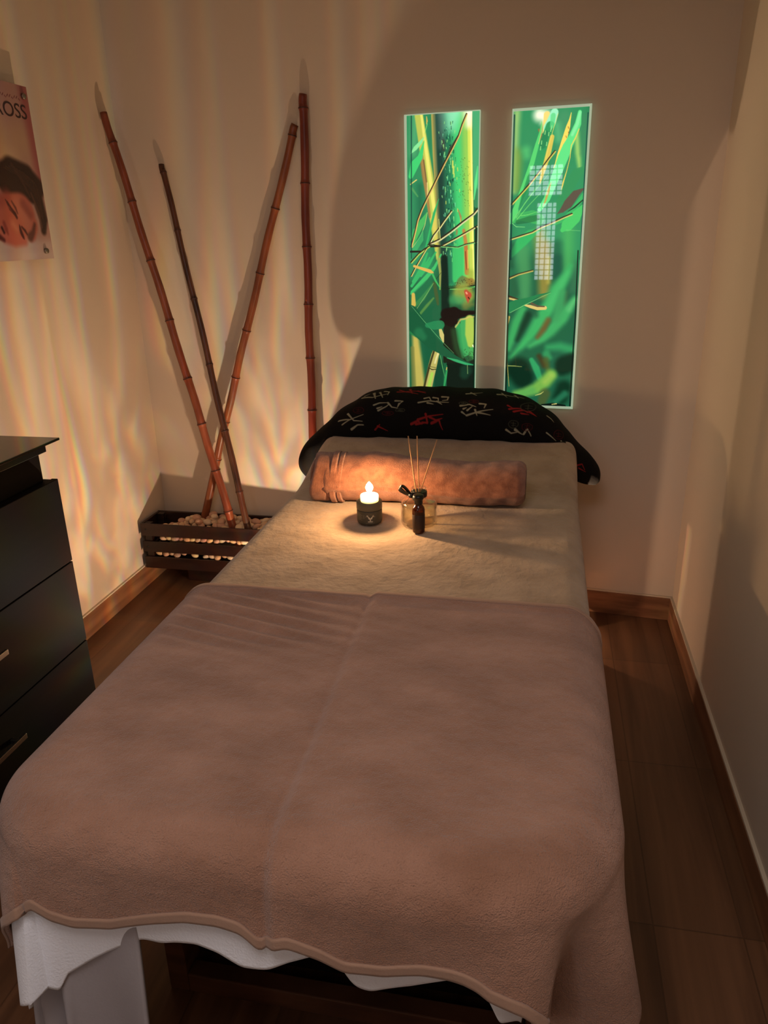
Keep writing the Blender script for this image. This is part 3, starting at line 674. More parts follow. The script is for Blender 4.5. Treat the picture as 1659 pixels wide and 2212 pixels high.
# ------------------------------------------------------------------ two backlit bamboo pictures, lamp glow at the top painted into the print
ART_L = [((45,135,88),81.6,1,[(39,-24,141.8),(35,527,151.6)]),
((30,92,60),81.6,1,[(58,667,184.1),(56,1029,191.8)]),
((95,180,120),45.9,0.6,[(34,7,34.2),(24,125,26.1)]),
((25,92,66),40.8,0.7,[(49,242,26.3),(50,444,26.9)]),
((20,85,60),35.7,0.5,[(101,154,17.2),(92,284,17.5)]),
((60,160,95),30.6,0.5,[(116,54,16.9),(90,179,20.1)]),
((176,190,84),5.9,1,[(46,1,31.2),(63,102,34.4),(80,205,39.1),(97,310,39.4),(116,432,32.5),(124,500,23.8)]),
((222,222,110),4.3,1,[(56,1,8.5),(71,102,12.0),(90,231,13.9),(110,364,12.9)]),
((150,108,66),5.9,0.8,[(55,139,14.4),(65,204,17.4),(76,270,11.7),(87,350,8.8)]),
((96,80,50),3.2,0.8,[(64,152,4.6),(73,217,4.1),(76.6,246.2,2.9)]),
((250,235,150),3.8,0.7,[(77,230,4.1),(79,278,4.1)]),
((186,168,86),5.9,1,[(101,4,16.9),(107,129,17.7),(113,232,17.3),(120,337,14.6),(126,445,11.8)]),
((226,214,120),3.2,1,[(106,4,6.2),(112,155,6.9),(119,284,5.2)]),
((205,195,90),6.7,1,[(104,350,26.4),(119,459,14.8)]),
((46,150,92),2.1,1,[(176,-4,132.5),(178,58,131.9),(181,120,131.2),(184,183,130.5),(186,248,129.7),(189,313,129.0),(191,379,128.3),(194,447,127.5),(197,515,126.7),(200,584,126.0)]),
((35,72,58),30.6,1,[(123,-7,34.8),(126,55,34.6),(128,117,34.4),(131,181,34.3),(134,246,34.1),(137,311,33.9),(140,378,33.7),(143,446,33.5),(146,514,33.3),(149,584,33.1)]),
((20,50,44),25.5,0.7,[(113,-8,18.8),(116,54,18.7),(119,117,18.6),(122,181,18.5),(125,245,18.4),(128,311,18.3),(131,378,18.2),(134,446,18.1),(137,514,18.0),(140,584,17.8)]),
((30,100,72),30.6,0.7,[(149,-5,26.6),(152,56,26.5),(155,119,26.4),(157,182,26.2),(160,247,26.1),(163,312,25.9),(166,379,25.8),(168,446,25.6),(171,515,25.5),(174,584,25.3)]),
((66,200,112),30.6,1,[(189,-3,34.4),(192,58,34.2),(194,121,34.0),(197,184,33.8),(199,248,33.6),(202,313,33.5),(204,380,33.3),(207,447,33.1),(210,515,32.9),(212,584,32.7)]),
((150,205,84),30.6,0.9,[(218,-1,28.9),(220,60,28.8),(223,122,28.6),(225,185,28.5),(228,249,28.3),(230,314,28.2),(232,380,28.0),(235,447,27.8),(237,515,27.7),(240,585,27.5)]),
((205,222,90),8.1,1,[(233,0,15.7),(235,61,15.7),(237,123,15.6),(239,186,15.5),(242,250,15.4),(244,315,15.3),(246,381,15.2),(249,448,15.1),(251,516,15.1),(254,585,15.0)]),
((236,236,128),4.3,1,[(239,0,6.5),(241,61,6.5),(243,123,6.5),(245,186,6.4),(247,250,6.4),(250,315,6.4),(252,381,6.3),(254,448,6.3),(257,516,6.3),(259,585,6.2)]),
((150,235,190),61.2,0.8,[(171,3,72.1),(166,37,44.6)]),
((255,255,235),35.7,0.9,[(232,0,35.6),(232,41,19.3)]),  # glow of the lamp behind the top, painted in
((90,120,112),30.6,0.45,[(127,6,30.8),(133,105,25.5)]),
((60,40,40),6.7,0.5,[(138,90,11.3),(140,120,11.3)]),
((140,220,130),1.3,0.8,[(170,134,3.5),(170.4,138.5,1.5)]),
((110,215,160),1.3,0.8,[(168,275,3.6),(169.4,289.8,2.5)]),
((140,220,130),1.3,0.8,[(177,115,3.2),(177.0,120.1,1.4)]),
((110,215,160),1.3,0.8,[(156,244,3.8),(155.9,258.2,2.7)]),
((20,70,60),1.3,0.8,[(172.1,425.4,2.5),(173.2,435.0,1.2)]),
((20,70,60),1.3,0.8,[(149,47,3.9),(148.3,58.7,1.8)]),
((20,70,60),1.3,0.8,[(133,117,3.7),(132.1,127.8,1.2)]),
((140,220,130),1.3,0.8,[(142.3,129.9,2.7),(140.8,144.2,2.3)]),
((140,220,130),1.3,0.8,[(188,449,4.0),(189.3,457.4,1.9)]),
((140,220,130),1.3,0.8,[(167.0,472.5,2.1),(166.7,487.6,2.9)]),
((110,215,160),1.3,0.8,[(162.7,178.1,2.7),(161.8,193.4,2.7)]),
((24,62,50),1.3,0.8,[(172.8,78.9,3.0),(172.3,89.4,1.2)]),
((20,70,60),1.3,0.8,[(168.1,418.8,2.8),(168.1,428.7,1.6)]),
((140,220,130),1.3,0.8,[(162.3,230.5,2.3),(162.4,234.8,2.5)]),
((24,62,50),1.3,0.8,[(176,219,3.9),(176.2,229.1,2.6)]),
((20,70,60),1.3,0.8,[(146.5,360.9,2.5),(147.1,375.7,2.6)]),
((140,220,130),1.3,0.8,[(152,325,3.9),(153.9,338.4,1.3)]),
((140,220,130),1.3,0.8,[(140,486,3.4),(138.1,491.7,1.5)]),
((20,70,60),1.3,0.8,[(159,322,3.9),(157.7,335.0,2.7)]),
((20,70,60),1.3,0.8,[(149.0,78.6,2.0),(149.3,83.0,2.5)]),
((110,215,160),1.3,0.8,[(173.3,287.1,2.8),(174.6,291.5,2.2)]),
((140,220,130),1.3,0.8,[(153,89,3.5),(151.2,96.2,2.0)]),
((24,62,50),1.3,0.8,[(152.4,200.9,1.9),(151.2,214.6,2.2)]),
((20,70,60),1.3,0.8,[(172,444,3.2),(174.0,448.7,2.0)]),
((24,62,50),1.3,0.8,[(125,78,3.6),(124.5,83.8,2.8)]),
((24,62,50),1.3,0.8,[(164.5,29.5,2.8),(164.6,38.6,1.8)]),
((140,220,130),1.3,0.8,[(165.0,160.7,2.9),(166.4,172.3,2.5)]),
((20,70,60),1.3,0.8,[(143.7,289.0,2.3),(144.1,298.2,2.9)]),
((140,220,130),1.3,0.8,[(146.7,181.5,2.2),(147.7,187.4,2.3)]),
((140,220,130),1.3,0.8,[(182.1,443.0,2.2),(183.5,455.1,2.2)]),
((24,62,50),1.3,0.8,[(169,269,3.2),(170.6,274.6,1.3)]),
((140,220,130),1.3,0.8,[(153,464,3.8),(153.3,470.3,2.7)]),
((24,62,50),1.3,0.8,[(134,133,3.7),(134.2,140.9,1.8)]),
((24,62,50),1.3,0.8,[(173,410,3.4),(173.6,425.4,1.8)]),
((140,220,130),1.3,0.8,[(140,476,3.9),(140.9,491.5,2.0)]),
((20,70,60),1.3,0.8,[(161,324,3.9),(159.5,328.6,2.5)]),
((110,215,160),1.3,0.8,[(140.3,342.9,2.2),(141.9,349.9,1.3)]),
((20,70,60),1.3,0.8,[(143,149,3.2),(144.7,161.1,2.6)]),
((24,62,50),1.3,0.8,[(156.0,362.1,2.1),(157.3,368.1,2.0)]),
((140,220,130),1.3,0.8,[(181,59,3.6),(180.3,68.3,1.8)]),
((110,215,160),1.3,0.8,[(183,222,3.6),(183.7,226.6,1.5)]),
((24,62,50),1.3,0.8,[(169.8,282.8,2.5),(168.8,298.5,2.1)]),
((24,62,50),1.3,0.8,[(133,111,3.1),(131.6,123.8,2.2)]),
((140,220,130),1.3,0.8,[(146,142,3.5),(144.5,153.2,1.5)]),
((140,220,130),1.3,0.8,[(184,172,3.8),(182.7,181.8,1.2)]),
((20,70,60),1.3,0.8,[(130,265,3.3),(128.2,269.8,2.9)]),
((110,215,160),1.3,0.8,[(162,415,3.8),(163.9,422.1,1.2)]),
((140,220,130),1.3,0.8,[(179,352,3.7),(179.8,366.0,1.9)]),
((140,220,130),1.3,0.8,[(138,104,3.5),(138.6,111.2,1.9)]),
((24,62,50),1.3,0.8,[(162,106,3.8),(164.0,113.7,1.8)]),
((140,220,130),1.3,0.8,[(181,378,3.3),(181.4,385.0,2.2)]),
((140,220,130),1.3,0.8,[(144,169,3.2),(145.7,175.0,2.0)]),
((110,215,160),1.3,0.8,[(156.2,78.2,1.9),(157.8,83.0,1.6)]),
((110,215,160),1.3,0.8,[(161,289,3.5),(161.8,303.6,2.3)]),
((20,70,60),1.3,0.8,[(147.1,145.8,2.1),(146.2,159.2,2.8)]),
((24,62,50),1.3,0.8,[(142.4,476.2,2.0),(141.4,489.0,1.4)]),
((110,215,160),1.3,0.8,[(139,246,3.5),(137.7,254.9,1.4)]),
((24,62,50),1.3,0.8,[(128.4,124.8,2.5),(129.1,136.3,2.7)]),
((140,220,130),1.3,0.8,[(149,113,3.6),(150.2,117.8,2.7)]),
((24,62,50),1.3,0.8,[(168,256,3.1),(168.1,261.9,1.2)]),
((110,215,160),1.3,0.8,[(162.0,351.9,2.5),(162.4,360.9,1.3)]),
((140,220,130),1.3,0.8,[(121.1,60.1,3.0),(121.9,66.6,1.2)]),
((20,70,60),1.3,0.8,[(168.4,227.7,2.7),(167.9,238.6,2.2)]),
((140,220,130),1.3,0.8,[(139.0,102.8,3.0),(140.6,117.2,1.2)]),
((20,70,60),1.3,0.8,[(148,95,3.9),(146.4,99.6,2.3)]),
((110,215,160),1.3,0.8,[(184,304,3.5),(184.4,316.3,2.1)]),
((140,220,130),1.3,0.8,[(172.1,147.1,2.9),(173.1,158.2,1.2)]),
((140,220,130),1.3,0.8,[(131.8,88.9,1.9),(131.6,102.3,1.3)]),
((20,70,60),1.3,0.8,[(172,222,3.3),(173.3,235.4,1.3)]),
((110,215,160),1.3,0.8,[(136.6,67.7,2.9),(136.1,76.1,1.4)]),
((20,70,60),1.3,0.8,[(162,118,3.7),(163.2,126.4,2.0)]),
((110,215,160),1.3,0.8,[(147,263,3.1),(145.6,274.5,1.2)]),
((24,62,50),1.3,0.8,[(155.5,150.5,2.3),(156.0,160.3,1.4)]),
((140,220,130),1.3,0.8,[(146,248,3.9),(147.2,263.5,2.4)]),
((140,220,130),1.3,0.8,[(178,478,3.4),(178.7,494.4,2.3)]),
((140,220,130),1.3,0.8,[(167,150,3.1),(165.9,162.4,1.9)]),
((20,70,60),1.3,0.8,[(174.5,488.3,2.3),(173.7,503.2,2.9)]),
((140,220,130),1.3,0.8,[(178,208,3.5),(176.4,217.3,1.2)]),
((140,220,130),1.3,0.8,[(142.1,28.1,2.4),(141.7,34.3,2.3)]),
((24,62,50),1.3,0.8,[(173.0,28.1,2.9),(171.7,35.6,1.4)]),
((24,62,50),1.3,0.8,[(154.4,232.7,2.7),(153.9,238.1,2.7)]),
((140,220,130),1.3,0.8,[(152,213,3.7),(153.3,218.1,2.6)]),
((20,70,60),1.3,0.8,[(161,358,3.9),(160.2,372.4,1.7)]),
((24,62,50),1.3,0.8,[(167.5,43.4,2.2),(167.6,53.9,2.7)]),
((24,62,50),1.3,0.8,[(156,228,3.5),(155.8,242.1,2.4)]),
((24,62,50),1.3,0.8,[(132,153,3.5),(133.0,167.9,2.8)]),
((24,62,50),1.3,0.8,[(176.6,465.4,2.4),(177.2,478.7,1.5)]),
((110,215,160),1.3,0.8,[(162.0,327.3,1.7),(161.2,334.9,1.7)]),
((110,215,160),1.3,0.8,[(160.7,170.6,2.7),(161.5,182.2,2.2)]),
((20,70,60),1.3,0.8,[(163.8,129.0,2.8),(162.8,135.0,2.7)]),
((140,220,130),1.3,0.8,[(166,258,3.2),(166.3,270.0,2.2)]),
((24,62,50),1.3,0.8,[(184.1,148.0,1.8),(185.0,161.8,1.2)]),
((20,70,60),1.3,0.8,[(158,369,3.4),(158.7,383.5,2.4)]),
((24,62,50),1.3,0.8,[(174.2,223.7,2.9),(175.7,228.0,1.9)]),
((110,215,160),1.3,0.8,[(160.0,229.4,2.3),(160.7,236.4,1.7)]),
((20,70,60),1.3,0.8,[(136,353,3.4),(135.7,365.9,2.1)]),
((140,220,130),1.3,0.8,[(159.8,329.0,1.8),(159.9,341.9,2.3)]),
((140,220,130),1.3,0.8,[(177,328,3.1),(176.6,333.1,2.7)]),
((140,220,130),1.3,0.8,[(167,30,3.8),(167.7,40.7,2.5)]),
((20,70,60),1.3,0.8,[(133.2,251.7,2.2),(133.3,255.9,2.8)]),
((24,62,50),1.3,0.8,[(146.9,173.4,2.5),(148.7,186.8,2.8)]),
((140,220,130),1.3,0.8,[(181,382,3.5),(182.5,387.9,2.8)]),
((110,215,160),1.3,0.8,[(168,259,3.1),(168.6,271.8,1.4)]),
((20,70,60),1.3,0.8,[(177.3,261.6,2.6),(176.2,268.0,1.9)]),
((110,215,160),1.3,0.8,[(146,338,3.5),(145.9,349.6,2.5)]),
((110,215,160),1.3,0.8,[(168,420,3.4),(168.0,425.6,2.6)]),
((24,62,50),1.3,0.8,[(123.5,138.2,2.6),(122.6,143.5,1.4)]),
((20,70,60),1.3,0.8,[(144.8,368.6,2.1),(145.3,373.9,2.1)]),
((140,220,130),1.3,0.8,[(184,388,3.2),(183.5,403.3,2.5)]),
((24,62,50),1.3,0.8,[(166,225,3.9),(167.5,230.1,1.6)]),
((24,62,50),1.3,0.8,[(157.7,234.2,2.1),(156.1,241.0,1.7)]),
((110,215,160),1.3,0.8,[(164.0,143.3,2.2),(162.7,156.8,2.0)]),
((24,62,50),1.3,0.8,[(179.0,305.7,3.0),(180.7,318.9,2.3)]),
((24,62,50),1.3,0.8,[(156,246,3.3),(156.4,257.1,2.4)]),
((24,62,50),1.3,0.8,[(151.5,268.0,2.3),(151.4,282.6,2.1)]),
((20,70,60),1.3,0.8,[(143,54,3.1),(143.2,59.0,2.8)]),
((24,62,50),1.3,0.8,[(158.5,471.9,2.3),(158.1,478.1,1.7)]),
((110,215,160),1.3,0.8,[(174,170,3.2),(174.6,176.2,1.2)]),
((110,215,160),1.3,0.8,[(148,482,3.2),(147.1,497.5,1.8)]),
((24,62,50),1.3,0.8,[(173,363,3.3),(172.8,373.6,2.4)]),
((140,220,130),1.3,0.8,[(162.1,111.1,2.7),(163.2,124.3,2.3)]),
((24,62,50),1.3,0.8,[(179.2,416.3,2.0),(177.6,422.6,1.4)]),
((140,220,130),1.3,0.8,[(134,277,3.3),(135.3,283.3,2.6)]),
((140,220,130),1.3,0.8,[(177,430,3.5),(175.8,435.5,1.5)]),
((110,215,160),1.3,0.8,[(159.1,58.4,2.1),(158.4,72.5,2.6)]),
((110,215,160),1.3,0.8,[(148.7,47.9,2.8),(150.3,53.4,2.1)]),
((110,215,160),1.3,0.8,[(171,481,3.7),(171.0,493.0,2.4)]),
((110,215,160),1.3,0.8,[(161.2,327.4,2.9),(161.2,336.7,2.0)]),
((20,70,60),1.3,0.8,[(175.6,432.2,2.7),(175.0,444.4,2.7)]),
((140,220,130),1.3,0.8,[(164.0,188.9,1.9),(163.1,198.9,1.9)]),
((110,215,160),1.3,0.8,[(163,356,3.4),(164.8,367.9,1.9)]),
((20,70,60),1.3,0.8,[(152.4,71.3,1.8),(151.2,83.8,2.3)]),
((24,62,50),1.3,0.8,[(177,124,3.6),(176.8,133.0,2.7)]),
((140,220,130),1.3,0.8,[(152.9,488.5,2.5),(152.4,498.6,1.5)]),
((20,70,60),1.3,0.8,[(162,113,3.9),(161.6,120.1,2.5)]),
((110,215,160),1.3,0.8,[(127,132,3.1),(126.8,138.2,2.3)]),
((110,215,160),1.3,0.8,[(155.6,208.3,2.1),(154.7,223.6,2.7)]),
((20,70,60),1.3,0.8,[(162.8,79.1,2.5),(163.4,93.8,1.8)]),
((24,62,50),1.3,0.8,[(177,479,3.7),(175.5,487.2,1.4)]),
((20,70,60),1.3,0.8,[(148.7,439.1,2.5),(147.2,446.5,1.6)]),
((24,62,50),1.3,0.8,[(166,376,3.2),(166.2,389.6,2.9)]),
((140,220,130),1.3,0.8,[(144.4,127.5,1.9),(144.1,136.2,2.1)]),
((24,62,50),1.3,0.8,[(163.7,440.3,3.0),(163.1,444.6,1.4)]),
((24,62,50),1.3,0.8,[(171.8,308.1,1.9),(171.4,321.6,2.6)]),
((110,215,160),1.3,0.8,[(142,137,3.6),(140.9,146.1,1.3)]),
((24,62,50),1.3,0.8,[(161.3,69.4,1.9),(162.4,82.7,1.7)]),
((140,220,130),1.3,0.8,[(152,466,4.0),(151.1,475.8,1.5)]),
((140,220,130),1.3,0.8,[(174.3,500.1,2.4),(174.8,513.4,2.0)]),
((20,70,60),1.3,0.8,[(165,105,3.8),(166.4,117.8,2.0)]),
((140,220,130),1.3,0.8,[(133.9,89.6,2.0),(134.5,96.7,2.3)]),
((70,90,40),1.1,0.7,[(217.1,220.4,2.0),(218.0,222.5,1.4)]),
((70,90,40),1.1,0.7,[(212.1,211.6,2.0),(213.0,213.7,1.4)]),
((70,90,40),1.1,0.7,[(219.4,209.7,2.0),(220.3,211.8,1.4)]),
((70,90,40),1.1,0.7,[(190.0,191.0,2.0),(190.9,193.1,1.4)]),
((70,90,40),1.1,0.7,[(203.6,162.6,2.0),(204.4,164.7,1.4)]),
((70,90,40),1.1,0.7,[(237.7,313.6,2.0),(238.6,315.7,1.4)]),
((70,90,40),1.1,0.7,[(212.2,156.1,2.0),(213.1,158.2,1.4)]),
((70,90,40),1.1,0.7,[(231.8,296.3,2.0),(232.7,298.5,1.4)]),
((70,90,40),1.1,0.7,[(192.5,240.1,2.0),(193.4,242.2,1.4)]),
((70,90,40),1.1,0.7,[(233.7,269.3,2.0),(234.6,271.4,1.4)]),
((70,90,40),1.1,0.7,[(232.7,296.9,2.0),(233.6,299.0,1.4)]),
((70,90,40),1.1,0.7,[(190.1,259.3,2.0),(191.0,261.4,1.4)]),
((70,90,40),1.1,0.7,[(203.4,276.1,2.0),(204.2,278.3,1.4)]),
((70,90,40),1.1,0.7,[(220.4,303.3,2.0),(221.3,305.4,1.4)]),
((70,90,40),1.1,0.7,[(234.7,305.5,2.0),(235.6,307.6,1.4)]),
((70,90,40),1.1,0.7,[(209.9,228.0,2.0),(210.8,230.0,1.4)]),
((70,90,40),1.1,0.7,[(198.0,215.0,2.0),(198.9,217.1,1.4)]),
((70,90,40),1.1,0.7,[(237.8,258.1,2.0),(238.7,260.2,1.4)]),
((70,90,40),1.1,0.7,[(217.9,279.7,2.0),(218.8,281.8,1.4)]),
((70,90,40),1.1,0.7,[(215.2,220.8,2.0),(216.1,222.9,1.4)]),
((70,90,40),1.1,0.7,[(236.3,205.3,2.0),(237.2,207.4,1.4)]),
((70,90,40),1.1,0.7,[(216.1,207.2,2.0),(217.0,209.2,1.4)]),
((70,90,40),1.1,0.7,[(230.7,232.1,2.0),(231.5,234.2,1.4)]),
((70,90,40),1.1,0.7,[(211.6,263.9,2.0),(212.5,266.0,1.4)]),
((70,90,40),1.1,0.7,[(202.3,206.0,2.0),(203.2,208.0,1.4)]),
((70,90,40),1.1,0.7,[(227.7,180.1,2.0),(228.5,182.1,1.4)]),
((70,90,40),1.1,0.7,[(240.3,259.8,2.0),(241.1,261.9,1.4)]),
((70,90,40),1.1,0.7,[(188.8,233.2,2.0),(189.7,235.3,1.4)]),
((70,90,40),1.1,0.7,[(240.1,249.4,2.0),(241.0,251.5,1.4)]),
((70,90,40),1.1,0.7,[(219.9,291.7,2.0),(220.8,293.8,1.4)]),
((70,90,40),1.1,0.7,[(234.1,234.5,2.0),(235.0,236.6,1.4)]),
((70,90,40),1.1,0.7,[(234.4,163.2,2.0),(235.3,165.2,1.4)]),
((70,90,40),1.1,0.7,[(215.0,265.1,2.0),(215.9,267.2,1.4)]),
((70,90,40),1.1,0.7,[(240.0,254.0,2.0),(240.9,256.1,1.4)]),
((70,90,40),1.1,0.7,[(210.4,231.1,2.0),(211.3,233.2,1.4)]),
((70,90,40),1.1,0.7,[(222.2,313.8,2.0),(223.1,315.9,1.4)]),
((70,90,40),1.1,0.7,[(225.5,239.2,2.0),(226.4,241.3,1.4)]),
((70,90,40),1.1,0.7,[(217.3,151.0,2.0),(218.2,153.0,1.4)]),
((70,90,40),1.1,0.7,[(205.2,175.1,2.0),(206.1,177.2,1.4)]),
((70,90,40),1.1,0.7,[(248.4,169.3,2.0),(249.3,171.4,1.4)]),
((70,90,40),1.1,0.7,[(225.8,233.4,2.0),(226.7,235.5,1.4)]),
((70,90,40),1.1,0.7,[(211.8,194.6,2.0),(212.7,196.7,1.4)]),
((70,90,40),1.1,0.7,[(233.1,182.5,2.0),(234.0,184.6,1.4)]),
((70,90,40),1.1,0.7,[(225.0,240.1,2.0),(225.8,242.2,1.4)]),
((70,90,40),1.1,0.7,[(206.9,182.0,2.0),(207.7,184.0,1.4)]),
((70,90,40),1.1,0.7,[(215.3,262.1,2.0),(216.1,264.2,1.4)]),
((70,90,40),1.1,0.7,[(222.5,187.2,2.0),(223.4,189.3,1.4)]),
((70,90,40),1.1,0.7,[(243.2,261.8,2.0),(244.0,263.9,1.4)]),
((70,90,40),1.1,0.7,[(212.1,272.6,2.0),(213.0,274.7,1.4)]),
((70,90,40),1.1,0.7,[(231.9,210.0,2.0),(232.8,212.1,1.4)]),
((70,90,40),1.1,0.7,[(232.8,260.3,2.0),(233.7,262.4,1.4)]),
((70,90,40),1.1,0.7,[(216.2,222.1,2.0),(217.0,224.2,1.4)]),
((70,90,40),1.1,0.7,[(209.4,262.9,2.0),(210.3,265.0,1.4)]),
((70,90,40),1.1,0.7,[(219.0,150.7,2.0),(219.9,152.7,1.4)]),
((70,90,40),1.1,0.7,[(198.5,282.4,2.0),(199.4,284.6,1.4)]),
((70,90,40),1.1,0.7,[(218.2,203.6,2.0),(219.0,205.6,1.4)]),
((70,90,40),1.1,0.7,[(223.6,294.3,2.0),(224.5,296.5,1.4)]),
((70,90,40),1.1,0.7,[(212.7,276.1,2.0),(213.6,278.2,1.4)]),
((70,90,40),1.1,0.7,[(206.8,153.4,2.0),(207.7,155.4,1.4)]),
((70,90,40),1.1,0.7,[(204.8,266.2,2.0),(205.6,268.3,1.4)]),
((196,214,96),2.1,0.9,[(174,160,5.9),(174,181,5.9)]),
((196,214,96),2.1,0.9,[(177,179,6.5),(177,202,6.5)]),
((196,214,96),2.1,0.9,[(192,183,3.1),(193,194,3.1)]),
((196,214,96),2.1,0.9,[(180,203,3.1),(180,214,3.1)]),
((196,214,96),2.1,0.9,[(190.0,215.9,2.0),(190.0,223.1,2.0)]),
((196,214,96),2.1,0.9,[(164.5,234.9,2.3),(164.6,243.2,2.3)]),
((196,214,96),2.1,0.9,[(149.1,296.4,2.6),(149.2,305.9,2.6)]),
((196,214,96),2.1,0.9,[(200.3,256.5,2.6),(200.5,265.8,2.6)]),
((196,214,96),2.1,0.9,[(193.9,323.6,2.9),(194.1,334.2,2.9)]),
((196,214,96),2.1,0.9,[(206,356,4.3),(206,372,4.3)]),
((186,96,60),4.8,0.7,[(197,329,4.0),(206,353,7.5),(207.7,369.0,2.9)]),
((190,90,60),5.4,0.6,[(192,401,7.0),(191,414,5.8)]),
((190,110,60),6.7,0.85,[(218,401,11.5),(226,442,13.3),(229,502,11.6)]),
((176,110,58),3.8,0.9,[(227,458,13.3),(230,504,14.6),(233,554,17.6)]),
((110,40,22),2.1,0.9,[(225.6,476.8,2.6),(229.1,520.6,2.9),(230.9,542.7,1.8)]),
((222,190,90),2.1,0.9,[(235,472,3.5),(237,537,3.5)]),
((34,84,52),3.8,1,[(139,607,13.8),(139,726,14.0)]),
((34,84,52),3.8,1,[(149,607,13.8),(149,726,14.0)]),
((34,84,52),3.8,1,[(158,608,13.8),(159,726,13.9)]),
((34,84,52),3.8,1,[(168,608,13.7),(169,726,13.9)]),
((34,84,52),3.8,1,[(178,608,13.7),(179,726,13.9)]),
((34,84,52),3.8,1,[(188,608,13.7),(189,726,13.9)]),
((34,84,52),3.8,1,[(198,608,13.6),(199,726,13.8)]),
((34,84,52),3.8,1,[(207,608,13.6),(209,726,13.8)]),
((34,84,52),3.8,1,[(217,608,13.6),(218,726,13.8)]),
((34,84,52),3.8,1,[(227,608,13.6),(228,726,13.8)]),
((34,84,52),3.8,1,[(236,608,13.5),(238,726,13.7)]),
((34,84,52),3.8,1,[(246,608,13.5),(248,725,13.7)]),
((34,84,52),3.8,1,[(256,608,13.5),(258,725,13.7)]),
((14,34,26),8.1,0.95,[(144,498,23.7),(147,609,30.0),(150,713,33.3)]),
((60,186,100),9.1,0.9,[(196,471,43.8),(197,576,41.4)]),
((176,200,84),5.4,0.8,[(246,472,14.5),(251,582,14.6)]),
((150,170,66),20.4,0.8,[(246,554,26.3),(247,598,29.4)]),
((120,60,34),8.1,0.5,[(229,600,76.6),(247,593,38.1)]),
((50,30,20),0.8,0.8,[(204.8,626.1,2.7),(206.3,627.2,2.1)]),
((50,30,20),0.8,0.8,[(251.0,602.0,2.6),(252.4,603.2,2.1)]),
((50,30,20),0.8,0.8,[(228.0,631.3,2.7),(229.5,632.4,2.1)]),
((50,30,20),0.8,0.8,[(215.2,585.8,2.7),(216.7,586.9,2.1)]),
((50,30,20),0.8,0.8,[(255.1,642.2,2.7),(256.6,643.3,2.1)]),
((50,30,20),0.8,0.8,[(231.9,590.7,2.6),(233.4,591.8,2.1)]),
((50,30,20),0.8,0.8,[(250.8,626.1,2.6),(252.3,627.2,2.1)]),
((50,30,20),0.8,0.8,[(242.6,604.8,2.6),(244.1,605.9,2.1)]),
((50,30,20),0.8,0.8,[(234.4,630.6,2.7),(235.9,631.7,2.1)]),
((50,30,20),0.8,0.8,[(212.7,581.5,2.7),(214.2,582.6,2.1)]),
((50,30,20),0.8,0.8,[(191.4,631.8,2.7),(192.9,633.0,2.1)]),
((50,30,20),0.8,0.8,[(222.6,577.4,2.6),(224.1,578.5,2.1)]),
((50,30,20),0.8,0.8,[(207.0,632.4,2.7),(208.5,633.6,2.1)]),
((50,30,20),0.8,0.8,[(196.9,591.6,2.7),(198.3,592.8,2.1)]),
((50,30,20),0.8,0.8,[(226.7,615.2,2.7),(228.2,616.3,2.1)]),
((50,30,20),0.8,0.8,[(183.2,599.0,2.7),(184.7,600.1,2.1)]),
((50,30,20),0.8,0.8,[(254.1,627.5,2.6),(255.6,628.6,2.1)]),
((50,30,20),0.8,0.8,[(184.1,608.2,2.7),(185.6,609.3,2.1)]),
((50,30,20),0.8,0.8,[(211.1,608.9,2.7),(212.6,610.0,2.1)]),
((50,30,20),0.8,0.8,[(196.8,595.9,2.7),(198.3,597.1,2.1)]),
((50,30,20),0.8,0.8,[(192.3,642.0,2.7),(193.8,643.2,2.1)]),
((50,30,20),0.8,0.8,[(220.1,580.4,2.7),(221.6,581.6,2.1)]),
((50,30,20),0.8,0.8,[(222.3,636.2,2.7),(223.8,637.4,2.1)]),
((50,30,20),0.8,0.8,[(216.6,589.5,2.7),(218.1,590.6,2.1)]),
((50,30,20),0.8,0.8,[(215.8,629.6,2.7),(217.3,630.8,2.1)]),
((50,30,20),0.8,0.8,[(210.4,604.8,2.7),(211.9,605.9,2.1)]),
((50,30,20),0.8,0.8,[(187.3,614.9,2.7),(188.8,616.1,2.1)]),
((50,30,20),0.8,0.8,[(249.0,601.0,2.6),(250.4,602.1,2.1)]),
((50,30,20),0.8,0.8,[(191.9,618.0,2.7),(193.4,619.2,2.1)]),
((50,30,20),0.8,0.8,[(255.6,612.0,2.6),(257.1,613.1,2.1)]),
((50,30,20),0.8,0.8,[(206.8,636.4,2.7),(208.3,637.6,2.1)]),
((50,30,20),0.8,0.8,[(205.0,613.9,2.7),(206.5,615.0,2.1)]),
((50,30,20),0.8,0.8,[(233.1,635.1,2.7),(234.6,636.2,2.1)]),
((50,30,20),0.8,0.8,[(204.7,593.5,2.7),(206.2,594.6,2.1)]),
((50,30,20),0.8,0.8,[(226.4,638.0,2.7),(227.9,639.1,2.1)]),
((50,30,20),0.8,0.8,[(226.4,602.9,2.7),(227.9,604.0,2.1)]),
((50,30,20),0.8,0.8,[(215.7,628.6,2.7),(217.2,629.7,2.1)]),
((50,30,20),0.8,0.8,[(226.5,582.5,2.6),(228.0,583.6,2.1)]),
((50,30,20),0.8,0.8,[(245.3,632.6,2.7),(246.8,633.8,2.1)]),
((50,30,20),0.8,0.8,[(203.9,601.7,2.7),(205.4,602.9,2.1)]),
((50,30,20),0.8,0.8,[(196.0,642.6,2.7),(197.5,643.7,2.1)]),
((50,30,20),0.8,0.8,[(250.5,585.6,2.6),(252.0,586.8,2.1)]),
((50,30,20),0.8,0.8,[(212.7,641.1,2.7),(214.2,642.2,2.1)]),
((50,30,20),0.8,0.8,[(240.8,578.7,2.6),(242.2,579.8,2.1)]),
